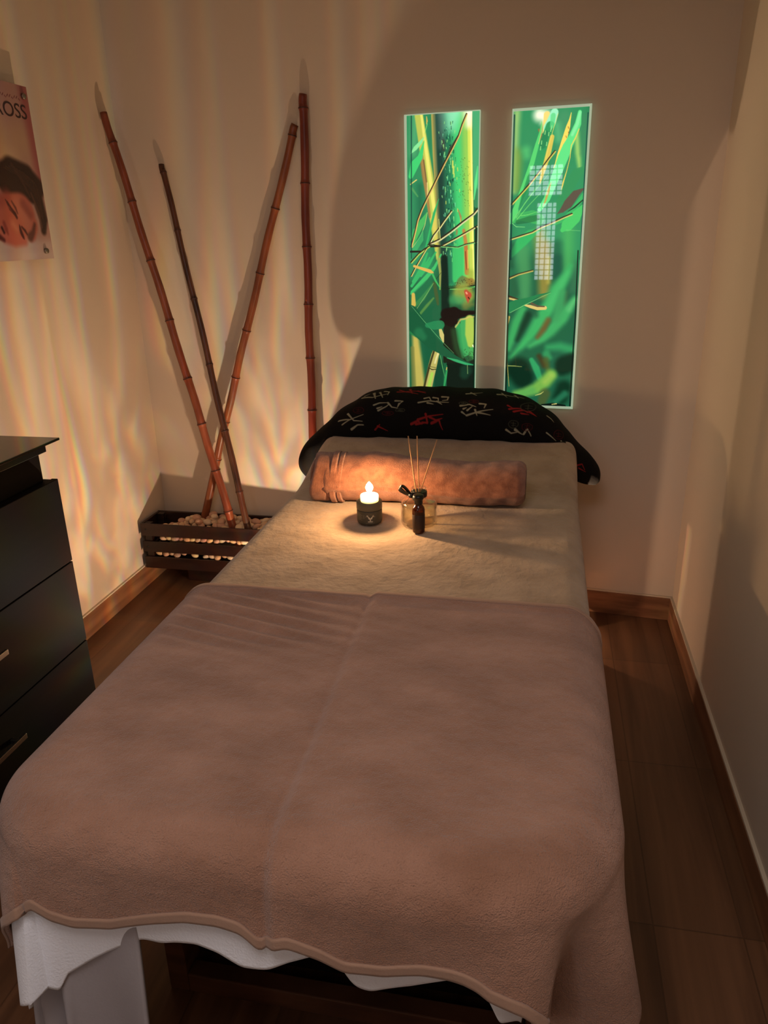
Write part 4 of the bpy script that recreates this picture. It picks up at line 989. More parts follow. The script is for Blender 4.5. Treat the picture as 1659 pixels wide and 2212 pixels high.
((50,30,20),0.8,0.8,[(247.4,628.8,2.7),(248.9,629.9,2.1)]),
((50,30,20),0.8,0.8,[(207.3,595.5,2.7),(208.8,596.6,2.1)]),
((50,30,20),0.8,0.8,[(202.2,618.6,2.7),(203.7,619.7,2.1)]),
((50,30,20),0.8,0.8,[(252.4,594.7,2.6),(253.9,595.9,2.1)]),
((50,30,20),0.8,0.8,[(202.5,634.1,2.7),(204.0,635.3,2.1)]),
((50,30,20),0.8,0.8,[(242.3,596.2,2.6),(243.8,597.3,2.1)]),
((50,30,20),0.8,0.8,[(206.6,618.5,2.7),(208.1,619.6,2.1)]),
((50,30,20),0.8,0.8,[(185.7,591.6,2.7),(187.2,592.7,2.1)]),
((50,30,20),0.8,0.8,[(226.9,625.8,2.7),(228.4,626.9,2.1)]),
((50,30,20),0.8,0.8,[(189.2,590.4,2.7),(190.7,591.5,2.1)]),
((50,30,20),0.8,0.8,[(229.0,629.0,2.7),(230.5,630.1,2.1)]),
((50,30,20),0.8,0.8,[(200.7,603.0,2.7),(202.2,604.1,2.1)]),
((50,30,20),0.8,0.8,[(226.3,621.2,2.7),(227.8,622.3,2.1)]),
((50,30,20),0.8,0.8,[(191.1,598.7,2.7),(192.6,599.9,2.1)]),
((50,30,20),0.8,0.8,[(199.2,622.8,2.7),(200.7,624.0,2.1)]),
((50,30,20),0.8,0.8,[(196.1,590.4,2.7),(197.5,591.5,2.1)]),
((16,34,22),2.1,1,[(132.8,612.2,3.0),(170.2,612.3,3.0),(224,607,4.1),(262,601,4.7)]),
((90,190,100),2.1,1,[(167.2,615.1,2.4),(206,615,6.5),(241,611,7.1),(262,606,5.3)]),
((20,44,26),1.3,1,[(197.0,613.8,1.5),(229.6,611.9,2.1),(260.3,606.1,1.8)]),
((150,165,70),25.5,0.8,[(218,632,77.1),(230,638,65.1)]),
((60,150,90),25.5,0.7,[(182,655,35.9),(215,660,29.8)]),
((176,70,50),6.7,0.95,[(230,624,14.8),(239,638,26.6),(238,655,11.8),(239,666,4.1)]),
((226,150,120),2.7,1,[(231,628,6.5),(234,632,5.9)]),
((60,22,16),2.7,1,[(240,646,4.7),(244,652,3.5)]),
((130,130,60),20.4,0.6,[(230,678,29.7),(257,672,11.8)]),
((24,17,14),8.1,1,[(153,710,45.4),(183,709,54.2),(216,709,26.9),(264,703,14.8)]),
((24,17,14),8.1,1,[(135,733,18.3),(156,733,48.6),(177,736,42.3)]),
((26,30,20),3.8,1,[(148,743,14.0),(148,895,14.2)]),
((26,30,20),3.8,1,[(158,742,14.0),(159,895,14.2)]),
((26,30,20),3.8,1,[(168,742,13.9),(169,895,14.2)]),
((26,30,20),3.8,1,[(178,742,13.9),(179,895,14.2)]),
((26,30,20),3.8,1,[(187,742,13.9),(189,894,14.1)]),
((26,30,20),3.8,1,[(197,742,13.9),(199,894,14.1)]),
((26,30,20),3.8,1,[(207,742,13.8),(209,894,14.1)]),
((26,30,20),3.8,1,[(217,742,13.8),(219,894,14.0)]),
((26,30,20),3.8,1,[(227,742,13.8),(229,893,14.0)]),
((26,30,20),3.8,1,[(236,742,13.8),(239,893,14.0)]),
((26,30,20),3.8,1,[(246,742,13.7),(249,893,14.0)]),
((26,30,20),3.8,1,[(256,742,13.7),(258,893,13.9)]),
((50,150,84),6.4,1,[(202,756,27.1),(211,811,27.3),(227,870,27.4)]),
((62,160,88),6.4,1,[(225,741,33.0),(232,811,33.2),(243,882,24.3)]),
((70,160,84),5.4,1,[(249,732,23.8),(252,811,24.0),(255,879,18.2)]),
((40,70,40),20.4,0.8,[(184,776,24.3),(196,841,24.4),(215,880,21.4)]),
((160,190,80),8.1,1,[(246,729,32.8),(247,787,36.0),(251,825,24.1)]),
((196,180,100),2.7,0.8,[(190,759,6.0),(210,730,6.6),(225,728,6.6),(243,720,4.8),(264,719,4.2)]),
((26,17,14),3.8,0.9,[(135,739,12.2),(171,742,33.3),(189,741,18.1)]),
((20,30,22),3.8,1,[(162,906,14.2),(164,1143,14.6)]),
((20,30,22),3.8,1,[(172,906,14.2),(174,1143,14.6)]),
((20,30,22),3.8,1,[(182,905,14.2),(184,1142,14.5)]),
((20,30,22),3.8,1,[(192,905,14.1),(194,1142,14.5)]),
((20,30,22),3.8,1,[(201,905,14.1),(204,1141,14.5)]),
((20,30,22),3.8,1,[(211,905,14.1),(214,1141,14.5)]),
((20,30,22),3.8,1,[(220,904,14.1),(224,1140,14.4)]),
((20,30,22),3.8,1,[(230,904,14.0),(233,1140,14.4)]),
((20,30,22),3.8,1,[(240,904,14.0),(243,1139,14.4)]),
((20,30,22),3.8,1,[(249,904,14.0),(253,1139,14.3)]),
((20,30,22),3.8,1,[(259,903,14.0),(263,1138,14.3)]),
((30,80,56),20.4,0.5,[(234,930,48.9),(228,946,36.8)]),
((24,44,32),8.1,0.6,[(243,891,42.6),(249,900,30.4)]),
((30,40,24),0.8,0.7,[(255.6,853.9,2.1),(256.5,856.9,1.8)]),
((30,40,24),0.8,0.7,[(262.3,864.7,2.1),(263.2,867.7,1.8)]),
((30,40,24),0.8,0.7,[(244.2,881.7,2.1),(245.1,884.6,1.8)]),
((30,40,24),0.8,0.7,[(232.6,886.9,2.1),(233.6,889.9,1.8)]),
((30,40,24),0.8,0.7,[(257.1,870.9,2.1),(258.0,873.9,1.8)]),
((30,40,24),0.8,0.7,[(226.9,863.3,2.1),(227.8,866.3,1.8)]),
((30,40,24),0.8,0.7,[(249.5,854.4,2.1),(250.4,857.3,1.8)]),
((30,40,24),0.8,0.7,[(241.9,869.7,2.1),(242.8,872.6,1.8)]),
((30,40,24),0.8,0.7,[(226.7,847.6,2.1),(227.7,850.6,1.8)]),
((30,40,24),0.8,0.7,[(260.9,874.0,2.1),(261.8,877.0,1.8)]),
((30,40,24),0.8,0.7,[(247.1,865.4,2.1),(248.0,868.4,1.8)]),
((30,40,24),0.8,0.7,[(242.5,867.6,2.1),(243.5,870.6,1.8)]),
((30,40,24),0.8,0.7,[(244.9,862.0,2.1),(245.9,864.9,1.8)]),
((30,40,24),0.8,0.7,[(260.9,856.3,2.1),(261.9,859.2,1.8)]),
((30,40,24),0.8,0.7,[(251.1,861.1,2.1),(252.1,864.0,1.8)]),
((30,40,24),0.8,0.7,[(260.9,821.4,2.1),(261.8,824.3,1.8)]),
((30,40,24),0.8,0.7,[(226.9,888.0,2.1),(227.8,891.0,1.8)]),
((30,40,24),0.8,0.7,[(246.6,856.8,2.1),(247.5,859.7,1.8)]),
((30,40,24),0.8,0.7,[(222.4,899.7,2.1),(223.3,902.7,1.8)]),
((30,40,24),0.8,0.7,[(236.9,883.1,2.1),(237.9,886.1,1.8)]),
((30,40,24),0.8,0.7,[(263.3,890.5,2.1),(264.2,893.5,1.8)]),
((30,40,24),0.8,0.7,[(246.1,862.5,2.1),(247.0,865.4,1.8)]),
((30,40,24),0.8,0.7,[(245.9,838.3,2.1),(246.9,841.3,1.8)]),
((30,40,24),0.8,0.7,[(262.8,861.6,2.1),(263.8,864.5,1.8)]),
((30,40,24),0.8,0.7,[(235.1,854.7,2.1),(236.1,857.7,1.8)]),
((30,40,24),0.8,0.7,[(224.6,879.4,2.1),(225.5,882.4,1.8)]),
((30,40,24),0.8,0.7,[(228.0,882.6,2.1),(229.0,885.6,1.8)]),
((30,40,24),0.8,0.7,[(229.2,897.2,2.1),(230.1,900.2,1.8)]),
((30,40,24),0.8,0.7,[(246.7,888.0,2.1),(247.7,891.0,1.8)]),
((30,40,24),0.8,0.7,[(263.5,866.8,2.1),(264.5,869.7,1.8)]),
((30,40,24),0.8,0.7,[(231.7,864.1,2.1),(232.6,867.0,1.8)]),
((30,40,24),0.8,0.7,[(227.8,878.1,2.1),(228.7,881.1,1.8)]),
((30,40,24),0.8,0.7,[(238.5,874.0,2.1),(239.5,877.0,1.8)]),
((30,40,24),0.8,0.7,[(230.2,844.5,2.1),(231.2,847.4,1.8)]),
((30,40,24),0.8,0.7,[(224.1,884.7,2.1),(225.0,887.6,1.8)]),
((30,40,24),0.8,0.7,[(244.6,877.3,2.1),(245.6,880.2,1.8)]),
((30,40,24),0.8,0.7,[(221.4,891.5,2.1),(222.4,894.4,1.8)]),
((30,40,24),0.8,0.7,[(231.3,886.5,2.1),(232.2,889.5,1.8)]),
((30,40,24),0.8,0.7,[(223.0,873.0,2.1),(224.0,876.0,1.8)]),
((30,40,24),0.8,0.7,[(252.6,863.2,2.1),(253.6,866.1,1.8)]),
((150,190,110),1.3,0.7,[(239.9,905.9,2.4),(241.1,942.1,2.4)]),
((130,225,150),1.9,1,[(15.0,127.1,2.3),(32,110,14.4),(53,91,11.5),(65.8,74.0,1.7)]),
((60,200,110),2.7,1,[(14,205,17.6),(29,166,32.0),(50,142,20.2),(65.8,86.5,2.3)]),
((130,210,110),2.1,1,[(67.3,66.5,1.1),(77.4,32.2,2.8),(74.6,7.3,1.7)]),
((200,170,80),1.6,1,[(75.5,7.3,2.8),(77,22,5.7),(74.6,32.0,1.7)]),
((226,205,110),1.3,1,[(12,233,3.5),(36,218,3.5)]),
((90,160,90),4.8,0.7,[(17,247,8.8),(40,276,4.7)]),
((70,175,90),2.1,1,[(17.3,457.2,3.0),(33,411,20.9),(57,368,23.7),(76.3,333.4,1.8)]),
((206,214,120),1.3,1,[(17.3,459.9,1.5),(50.7,416.6,2.1),(67.3,378.9,1.8),(77.2,333.5,1.2)]),
((60,165,90),2.7,1,[(12,430,9.0),(26,394,9.0),(28.5,388.8,1.8)]),
((48,170,96),2.1,1,[(71,461,7.2),(86,404,7.7),(104,337,9.9),(121.6,287.1,1.7)]),
((60,170,100),2.7,0.8,[(26,468,18.1),(51,430,20.9),(59.8,397.7,3.0)]),
((52,170,96),2.1,1,[(12,632,10.5),(59,589,13.4),(101,533,6.0)]),
((52,170,96),2.1,1,[(13,603,10.4),(44,561,13.4),(86,497,6.0)]),
((52,170,96),2.1,1,[(50,564,10.3),(80,525,13.2),(110,478,5.9)]),
((52,170,96),2.1,1,[(19,586,10.4),(59,524,13.3),(77,480,6.0)]),
((60,180,100),2.1,1,[(16,626,15.4),(62,581,18.2),(104,536,12.0),(131,486,5.9)]),
((30,110,70),8.1,0.7,[(28,649,43.1),(80,598,36.4)]),
((56,130,70),4.3,0.8,[(18,684,12.4),(58,649,18.4),(101.1,589.4,3.0)]),
((196,170,80),3.8,1,[(19,635,13.6),(20,673,18.6)]),
((90,140,66),5.4,0.8,[(46,710,9.3),(74,678,11.0),(101,649,6.1)]),
((70,84,44),5.4,0.8,[(104,592,12.1),(113,638,15.1),(119,672,9.1)]),
((150,160,80),3.8,0.9,[(122,503,13.1),(128,553,9.0),(127,615,5.4)]),
((60,55,46),3.8,0.8,[(194,78,8.4),(166,122,14.1),(150,156,5.7)]),
((44,36,26),1.1,1,[(223,7,6.3),(208,40,6.4),(195,76,6.4),(170,120,6.5),(142,166,6.5),(118,209,6.6),(79,278,6.7),(55,322,6.8),(39,360,6.8),(29,400,6.9),(13,455,6.9)]),
((214,180,100),0.8,1,[(225,9,3.8),(210,42,3.9),(197,78,3.9),(172,122,3.9),(144,169,4.0),(120,212,4.0),(81,280,4.1),(57,325,4.1),(41,362,4.2),(31,402,4.2),(15,457,4.2)]),
((44,36,26),1.1,1,[(170,331,6.6),(143,365,6.7),(121,394,6.8),(102,415,6.8),(83,450,6.8)]),
((214,214,140),0.8,1,[(172,334,4.0),(145,367,4.1),(123,396,4.1),(104,418,4.1),(85,453,4.2)]),
((44,36,26),1.1,1,[(269,328,7.8),(255,344,7.8),(209,374,7.9),(166,405,8.0),(125,432,8.1),(87,447,8.2)]),
((206,206,150),0.8,1,[(271,331,4.8),(257,346,4.8),(212,377,4.8),(169,408,4.9),(128,434,5.0),(89,450,5.0)]),
((44,36,26),1.1,1,[(269,387,6.6),(225,410,6.6),(184,430,6.7),(135,454,6.8)]),
((206,206,130),0.8,1,[(271,389,4.0),(227,412,4.0),(186,433,4.1),(137,456,4.1)]),
((44,36,26),1.1,1,[(267,443,5.3),(226,451,5.3),(197,461,5.4),(138,457,5.4),(94,451,5.5),(79,451,5.5)]),
((110,190,110),0.8,1,[(269,445,3.2),(227,453,3.2),(198,463,3.3),(140,459,3.3),(95,453,3.3),(80,453,3.3)]),
((36,30,22),1.6,1,[(11,474,7.9),(59,474,6.0),(86,456,7.7),(128,456,5.3)]),
((44,36,26),1.1,1,[(12,513,7.0),(42,483,6.9),(66,466,6.9),(84,456,6.9)]),
((170,200,90),0.8,1,[(14,516,4.3),(44,485,4.2),(68,469,4.2),(86,458,4.2)]),
((44,36,26),1.1,1,[(11,564,5.6),(30,530,5.6),(52,497,5.5),(73,464,5.5)]),
((216,200,110),0.8,1,[(13,566,3.4),(32,532,3.4),(53,499,3.4),(74,466,3.3)]),
((196,204,110),1.3,1,[(121.8,358.7,2.3),(127.8,434.5,2.4)]),
((206,170,84),2.1,1,[(24,528,9.1),(50,536,10.3),(86,547,13.2),(97,553,9.0)]),
((60,170,90),1.6,1,[(97,558,7.8),(110,584,7.2),(128.3,612.2,3.0)]),
((30,40,26),1.1,1,[(131.1,553.0,1.5),(113.2,575.4,1.5)]),
((150,200,110),1.1,0.7,[(30.4,693.0,1.9),(70.7,637.9,1.8),(101.1,592.3,1.5)]),
((180,170,84),20.4,1,[(26,796,25.1),(35,905,38.0),(44,1013,44.8)]),
((120,120,60),8.1,0.7,[(13,845,15.8),(18,1014,19.3)]),
((36,120,66),5.4,0.9,[(11,782,18.8),(33,790,25.0)]),
((24,84,56),25.5,0.8,[(79,828,37.4),(79,904,18.8)]),
((22,66,44),8.1,0.9,[(123,903,37.4),(123,1010,37.8)]),
((190,184,110),2.1,1,[(129,771,12.3),(135,792,18.4),(141,818,6.1)]),
((178,172,96),2.1,1,[(116,849,27.9),(107,873,31.1),(98,910,34.4),(85,965,34.7),(74,1018,35.0)]),
((60,56,30),3.8,1,[(104,852,7.5),(92,889,8.1),(82,922,8.2),(69,972,8.2),(58,1019,8.3)]),
((160,205,80),3.8,1,[(95,946,11.3),(85,984,12.7),(79,1018,15.9)]),
((226,226,170),2.7,0.7,[(124,855,6.2),(113,882,6.8),(107,903,6.2)]),
((50,44,24),1.3,1,[(82,924,3.1),(95,930,3.8),(110,928,3.1)]),
((90,84,44),1.3,1,[(79.0,913.2,2.5),(91.5,919.0,2.5),(110.3,921.5,2.5)]),
((50,150,84),1.9,1,[(142,1016,5.0),(151,963,9.4),(156,932,6.2),(155.4,911.2,1.5)]),
((230,190,100),1.3,1,[(156,920,3.1),(154.0,929.5,2.5)]),
((80,160,90),1.6,1,[(128.9,872.5,2.5),(138,918,3.1),(147.9,957.2,1.6)]),
((26,84,54),2.1,1,[(2,717,84.2),(48,772,68.5),(95,822,52.7),(141,854,33.9),(188,883,24.6),(228,899,15.3),(264.2,905.3,3.0)]),
((40,120,76),20.4,0.6,[(42,784,40.6),(58,799,28.0)]),
((52,160,100),2.7,1,[(157,881,3.1),(197,892,11.0),(234,903,9.1),(264.2,906.8,2.4)]),
((110,190,120),1.1,0.8,[(11.9,680.0,1.2),(64.1,739.6,1.9),(110.3,789.2,1.8),(147.3,827.2,1.5),(184.4,862.3,1.2)]),
((40,130,80),2.7,0.85,[(76,754,18.5),(104,754,33.8),(129,751,33.6)]),
((230,240,200),1.1,1,[(260,829,4.2),(262,835,4.2)]),
((70,165,110),3.2,1,[(258,1,27.2),(261,162,25.0),(264,315,14.1)]),
((50,120,80),8.1,0.8,[(261,263,16.9),(264,315,14.1)]),
((90,215,130),2.1,1,[(266.6,181.9,2.8),(261,238,11.2),(255.6,294.2,2.8)]),
((14,30,20),1.6,1,[(265,392,5.7),(268,610,6.4),(266,752,4.2),(266,1005,4.3)]),
((16,50,50),1.6,0.7,[(18,-1,4.6),(15,297,4.7),(13,499,3.6)])]
ART_R = [((46,140,90),96.4,1,[(124,-20,292.2),(152,524,311.3)]),
((30,92,64),91.8,1,[(128,603,278.6),(145,1094,294.1)]),
((170,205,120),28.9,0.8,[(12,6,22.5),(12,109,20.3),(13,202,17.9),(11,262,12.9)]),
((120,150,60),38.6,0.7,[(22,132,27.9),(21,250,23.2)]),
((50,140,90),57.8,0.8,[(54,54,44.9),(51,111,40.2)]),
((80,185,110),33.7,0.8,[(49,129,30.3),(52,143,25.2)]),
((90,200,130),28.9,0.6,[(154,53,24.4),(162,94,27.0)]),
((90,150,110),43.4,0.4,[(175,27,48.5),(172,186,29.7)]),
((176,220,110),19.3,0.8,[(222,81,14.5),(230,143,17.0),(238,189,9.8)]),
((60,130,90),28.9,0.7,[(245,32,23.9),(247,144,19.4)]),
((255,255,230),33.7,0.95,[(91,16,39.4),(111,21,36.8),(102,36,17.2)]),  # white spot of the lamp behind the glass, painted as print colour
((150,140,60),43.4,0.8,[(110,411,41.3),(125,511,41.7)]),
((70,170,90),43.4,0.8,[(211,401,40.4),(219,524,38.4)]),
((30,96,66),33.7,0.8,[(174,449,35.8),(175,524,33.6)]),
((140,130,58),35.7,0.9,[(129,455,46.5),(133,549,47.0),(137,619,41.8)]),
((190,180,80),20.4,0.6,[(147,495,11.0),(149,581,11.1)]),
((70,150,90),40.8,0.8,[(49,467,50.1),(62,575,47.8),(64,630,42.5)]),
((24,80,62),25.5,0.8,[(177,496,29.9),(181,557,30.2)]),
((36,90,60),20.4,0.8,[(17,575,22.7),(27,619,28.5)]),
((52,110,76),30.6,0.7,[(244,523,21.6),(243,603,32.7)]),
((64,96,60),25.5,0.6,[(217,619,13.7),(214,663,16.5)]),
((236,214,120),3.6,1,[(116,17,22.1),(112,41,14.8),(106,73,5.9)]),
((150,110,60),4.6,0.8,[(91,63,7.4),(101,81,7.4),(100,100,4.0)]),
((150,235,190),3.6,1,[(142,12,26.8),(134,36,31.8),(125,58,36.9)]),
((46,150,90),3.6,1,[(130,54,31.9),(115,105,37.2),(98,159,42.6),(80,205,35.4),(59,252,20.4),(38,299,7.7)]),
((90,210,130),4.1,0.8,[(138,21,17.1),(136,54,14.7)]),
((30,110,70),5.1,0.5,[(116,78,22.2),(106,114,22.4)]),
((150,226,140),1.3,0.9,[(132.8,59.7,2.5),(131.8,70.5,3.0)]),
((150,226,140),1.3,0.9,[(126.1,72.9,2.5),(125.2,83.7,3.0)]),
((150,226,140),1.3,0.9,[(113.5,67.6,2.5),(112.6,78.5,3.0)]),
((150,226,140),1.3,0.9,[(120.3,104.3,2.5),(119.3,115.2,3.0)]),
((150,226,140),1.3,0.9,[(102.7,98.8,2.5),(101.7,109.8,3.0)]),
((150,226,140),1.3,0.9,[(99.8,117.0,2.5),(98.9,128.0,3.0)]),
((150,226,140),1.3,0.9,[(134.9,53.1,2.5),(134.0,63.8,2.9)]),
((84,205,110),2.5,1,[(99.7,36.2,1.5),(96,72,7.4),(86,113,14.0),(71,170,16.7),(53,223,16.8),(37,263,12.9),(21,318,20.8),(4,359,28.8)]),
((226,220,130),1.3,1,[(102.0,34.1,1.2),(100.2,72.3,1.7),(92.0,108.3,1.5)]),
((206,190,84),3.6,1,[(138,88,14.8),(129,133,17.4),(123,160,17.5),(110,206,12.6),(102,237,5.1)]),
((230,222,110),1.3,1,[(154.7,15.0,1.2),(140.4,65.5,1.5),(130.2,105.8,1.5),(118.1,160.2,1.5)]),
((240,214,96),1.5,1,[(199.4,15.5,1.9),(196,37,5.8),(191,59,13.6),(183,90,16.1),(173,122,14.7),(164,146,10.9),(155,174,5.0),(148.2,189.4,1.5)]),
((130,84,40),1,1,[(191.1,58.5,2.2),(192.9,64.9,1.9)]),
((130,84,40),1,1,[(197.4,63.4,2.2),(199.3,69.7,1.9)]),
((130,84,40),1,1,[(193.3,75.5,2.2),(195.2,81.8,1.9)]),
((130,84,40),1,1,[(185.5,87.4,2.2),(187.4,93.8,2.0)]),
((92,220,130),2,1,[(228,15,12.0),(224,52,21.7),(208,92,26.7),(192,123,34.2),(180,154,36.9),(165,197,32.3),(147,243,27.6),(130,290,22.8),(106,325,15.3)]),
((140,236,170),5.1,0.7,[(229,17,9.6),(222,52,12.0),(207,85,9.7)]),
((230,205,90),1.5,1,[(229.1,68.3,2.9),(218,97,3.9),(205.6,118.7,2.9),(203.2,159.6,2.0),(194.6,200.7,2.2),(184,240,4.5),(176.9,282.0,2.3)]),
((200,150,70),2,0.8,[(141.9,235.9,2.0),(133,266,10.1),(125,297,6.6),(115.8,318.3,1.3)]),
((48,140,84),3.6,0.85,[(258,190,9.7),(230,211,36.8),(203,257,39.7),(180,299,30.1),(157,327,15.2)]),
((86,78,66),3,1,[(257,261,4.9),(229,279,27.2),(206,309,32.5),(187,330,17.6),(170.2,341.6,2.5)]),
((60,180,96),3.6,0.8,[(259,282,14.8),(218,343,22.5),(194,362,15.1),(160,380,5.1)]),
((70,195,100),3,0.95,[(259,320,14.8),(231,358,42.5),(208,381,42.8),(191,398,15.2)]),
((60,170,90),2.5,0.9,[(10,369,5.2),(40,348,28.6),(79,349,43.8),(105,359,38.5)]),
((30,96,56),3.6,0.6,[(28,367,15.7),(72,358,23.2),(97,354,20.5)]),
((130,220,130),1.3,0.9,[(5.6,368.8,1.6),(23.1,382.8,2.1),(54.5,384.8,1.6)]),
((36,130,76),3.6,0.7,[(28.7,322.9,2.6),(45,275,12.9),(65,216,17.8),(84,182,10.1)]),
((110,210,110),1,0.9,[(5.4,363.9,2.6),(66.4,284.2,2.0),(140.0,198.4,1.0)]),
((110,210,110),1,0.9,[(24.8,357.0,2.6),(66.8,309.5,2.1),(122.8,254.0,1.0)]),
((110,210,110),1,0.9,[(22.0,352.0,2.6),(49.9,304.1,2.1),(92.2,248.2,1.0)]),
((110,210,110),1,0.9,[(39.9,345.2,2.6),(65.6,342.2,2.1),(106.1,330.0,1.0)]),
((50,180,96),7.6,0.8,[(8,484,15.9),(44,437,39.3),(74,412,33.8),(104,396,15.5)]),
((24,60,44),28.9,0.6,[(10,446,15.9),(10,522,16.0)]),
((50,50,36),1,1,[(2,305,6.3),(23,284,6.3),(62,242,6.2),(98,199,6.1),(131,156,6.0),(150,134,6.0)]),
((206,196,90),0.8,1,[(4,308,4.0),(25,286,4.0),(64,245,3.9),(100,201,3.9),(133,159,3.8),(152,136,3.8)]),
((50,50,36),1,1,[(2,426,6.4),(41,414,6.3),(82,403,6.3),(112,386,6.2),(155,370,6.2),(192,354,6.1),(221,343,6.1)]),
((196,196,110),0.8,1,[(4,428,4.1),(43,417,4.0),(84,405,4.0),(114,389,4.0),(157,373,3.9),(194,357,3.9),(223,346,3.9)]),
((30,50,40),1.5,1,[(256,299,4.0),(229,322,5.0),(207.5,335.4,2.0)]),
((120,205,120),1,0.7,[(203.7,398.1,1.5),(254.1,401.7,1.5)]),
((50,50,36),1.1,1,[(3,564,6.9),(37,551,6.8),(89,538,6.7)]),
((176,170,90),0.8,1,[(5,567,4.4),(39,553,4.3),(91,540,4.3)]),
((56,165,92),30.6,1,[(228,523,16.2),(213,557,32.7),(183,608,49.6),(154,674,53.1),(122,728,51.0),(90,779,37.3),(58,820,26.1),(21,864,11.7)]),
((70,180,104),30.6,0.6,[(218,549,19.0),(189,603,24.8),(153,669,25.1)]),
((58,160,92),25.5,1,[(251,641,21.8),(226,680,38.6),(201,721,47.3),(169,761,42.2),(137,790,31.3),(92,819,20.2)]),
((56,150,88),25.5,0.9,[(203,619,24.7),(195,674,36.0),(184,713,27.9)]),
((100,190,120),25.5,0.6,[(249,646,13.7),(232,679,16.5)]),
((110,80,40),20.4,0.8,[(156,719,19.7),(140,753,22.6),(119,784,14.3)]),
((54,156,88),25.5,1,[(58,680,31.4),(37,731,37.4),(21,786,32.0),(11,830,17.6)]),
((16,48,32),25.5,0.85,[(81,700,28.4),(63,742,25.8),(42,794,14.5)]),
((30,80,54),25.5,0.7,[(101,686,22.6),(110,702,17.0)]),
((28,92,60),35.7,0.7,[(230,754,44.5),(161,821,34.1),(65,863,46.5)]),
((48,150,90),30.6,0.9,[(252,828,30.7),(206,817,31.0),(161,821,22.7)]),
((50,150,90),20.4,0.8,[(156,847,28.5),(169,861,17.1)]),
((12,42,28),25.5,0.95,[(252,876,67.4),(227,888,73.5),(219,900,56.7)]),
((12,40,26),35.7,0.95,[(52,911,96.8),(68,940,88.0)]),
((66,48,24),20.4,0.8,[(128,856,17.2),(150,890,23.0)]),
((80,90,40),20.4,0.7,[(155,870,22.9),(166,913,17.2)]),
((44,150,92),9.7,1,[(100,871,17.4),(119,903,26.0),(135,941,20.3)]),
((12,44,28),30.6,0.9,[(229,976,57.1),(217,1015,57.5)]),
((110,170,72),25.5,1,[(178,928,43.0),(156,955,49.1),(123,983,43.8),(79,1000,32.4),(41,1004,17.8)]),
((160,190,84),25.5,0.6,[(178,931,25.8),(156,955,20.2)]),
((76,160,84),25.5,0.6,[(106,992,32.2),(56,1006,17.8)]),
((80,84,40),20.4,0.7,[(158,1002,40.6),(148,1033,35.0)]),
((40,120,84),20.4,0.8,[(234,1000,25.7),(201,1031,23.1)]),
((10,24,18),2.7,1,[(149,1048,8.8),(190,1043,11.6),(236,1047,8.6)]),
((196,200,110),1.1,1,[(120.9,1009.9,1.8),(141,1003,3.5),(152.3,993.8,1.2)]),
((206,200,120),1.1,1,[(186.8,1043.4,2.3),(204,1040,4.0)]),
((60,52,34),2.1,1,[(2,633,11.5),(28,644,14.3),(57,652,8.5)]),
((196,180,110),1.6,1,[(3,639,6.9),(39,647,6.3)]),
((206,186,110),1.9,1,[(66,664,5.7),(86,669,11.3),(114,677,11.3),(142,674,14.0)]),
((90,80,60),1.6,1,[(91,658,8.5),(114,668,5.6),(139,669,4.5)]),
((34,120,72),1.9,1,[(3,675,37.4),(34,661,34.3),(73,647,19.8),(112,630,10.1),(161.7,616.5,1.4)]),
((120,200,120),1.1,1,[(9.5,693.3,1.4),(65.6,663.5,2.0),(118.2,638.5,1.7),(161.7,617.9,1.1)]),
((176,160,80),1.6,1,[(7,709,8.7),(2,743,4.6),(3.3,859.0,2.9),(16.2,977.6,1.8)]),
((150,170,90),1.1,1,[(1.6,895.9,3.0),(37.0,896.4,2.3),(63.5,898.6,1.2)]),
((14,50,50),2,0.75,[(3,12,6.0),(4,274,5.2),(6,497,6.9)]),
((10,26,20),2.7,0.8,[(0,466,8.4),(2,715,7.5),(4,888,7.1),(4,1054,7.2)]),
((16,50,56),1.5,0.8,[(256,19,3.3),(258,282,3.4),(260,500,3.5)]),
((8,22,18),2.1,0.9,[(251,470,4.3),(256,712,4.4),(255,882,4.5),(256,1046,5.2)])]
def on_wall(x, z, off):     # point on the back wall, off metres in front of it
    return (x, yb(x)-off, z)
def panel(name, x0, x1, z0, z1, art, base, label, edge):
    t = thing(name, (x0, yb(x0), z0), label, 'light panel', 'backlit glass pictures')
    Wm, Hm = (x1-x0)*1000, (z1-z0)*1000; cell = 1.3
    im = raster(art, Wm, Hm, cell, base)
    ny, nx = im.shape[:2]
    X = np.linspace(x0, x1, nx); Z = np.linspace(z1, z0, ny)
    XX, ZZ = np.meshgrid(X, Z)
    P = np.stack([XX, 3.055-.1*XX-.0205, ZZ], -1)
    add('glass_picture', P, gridfaces(ny, nx), M['print'], t, colors=to_lin(im))
    eb, er, et, el = edge
    mb = MB()
    for (a, b, c, d) in ((x0-el,x0,z0-eb,z1+et),(x1,x1+er,z0-eb,z1+et),(x0,x1,z1,z1+et),(x0,x1,z0-eb,z0)):
        mb.quadbox([(a,yb(a)-.022),(b,yb(b)-.022),(b,yb(b)-.001),(a,yb(a)-.001)], c, d)
    mb.obj('glowing_edge', M['edge'], t, bevel=.0015)['label'] = 'pale green glowing glass edge'
    mb = MB(); mb.quadbox([(x0,yb(x0)-.019),(x1,yb(x1)-.019),(x1,yb(x1)-.001),(x0,yb(x0)-.001)], z0, z1); mb.obj('light_box', M['black'], t)
    return t
panel('light_panel', -.5325, -.2620, .885, 1.9475, ART_L, (28,88,56), 'left backlit glass picture, showing one thick green bamboo stem and twigs', (.008,.003,.004,.010))
panel('light_panel', -.1405, .1190, .888, 1.9375, ART_R, (28,88,56), 'right backlit glass picture, showing broad green bamboo leaves', (.010,.008,.009,.005))

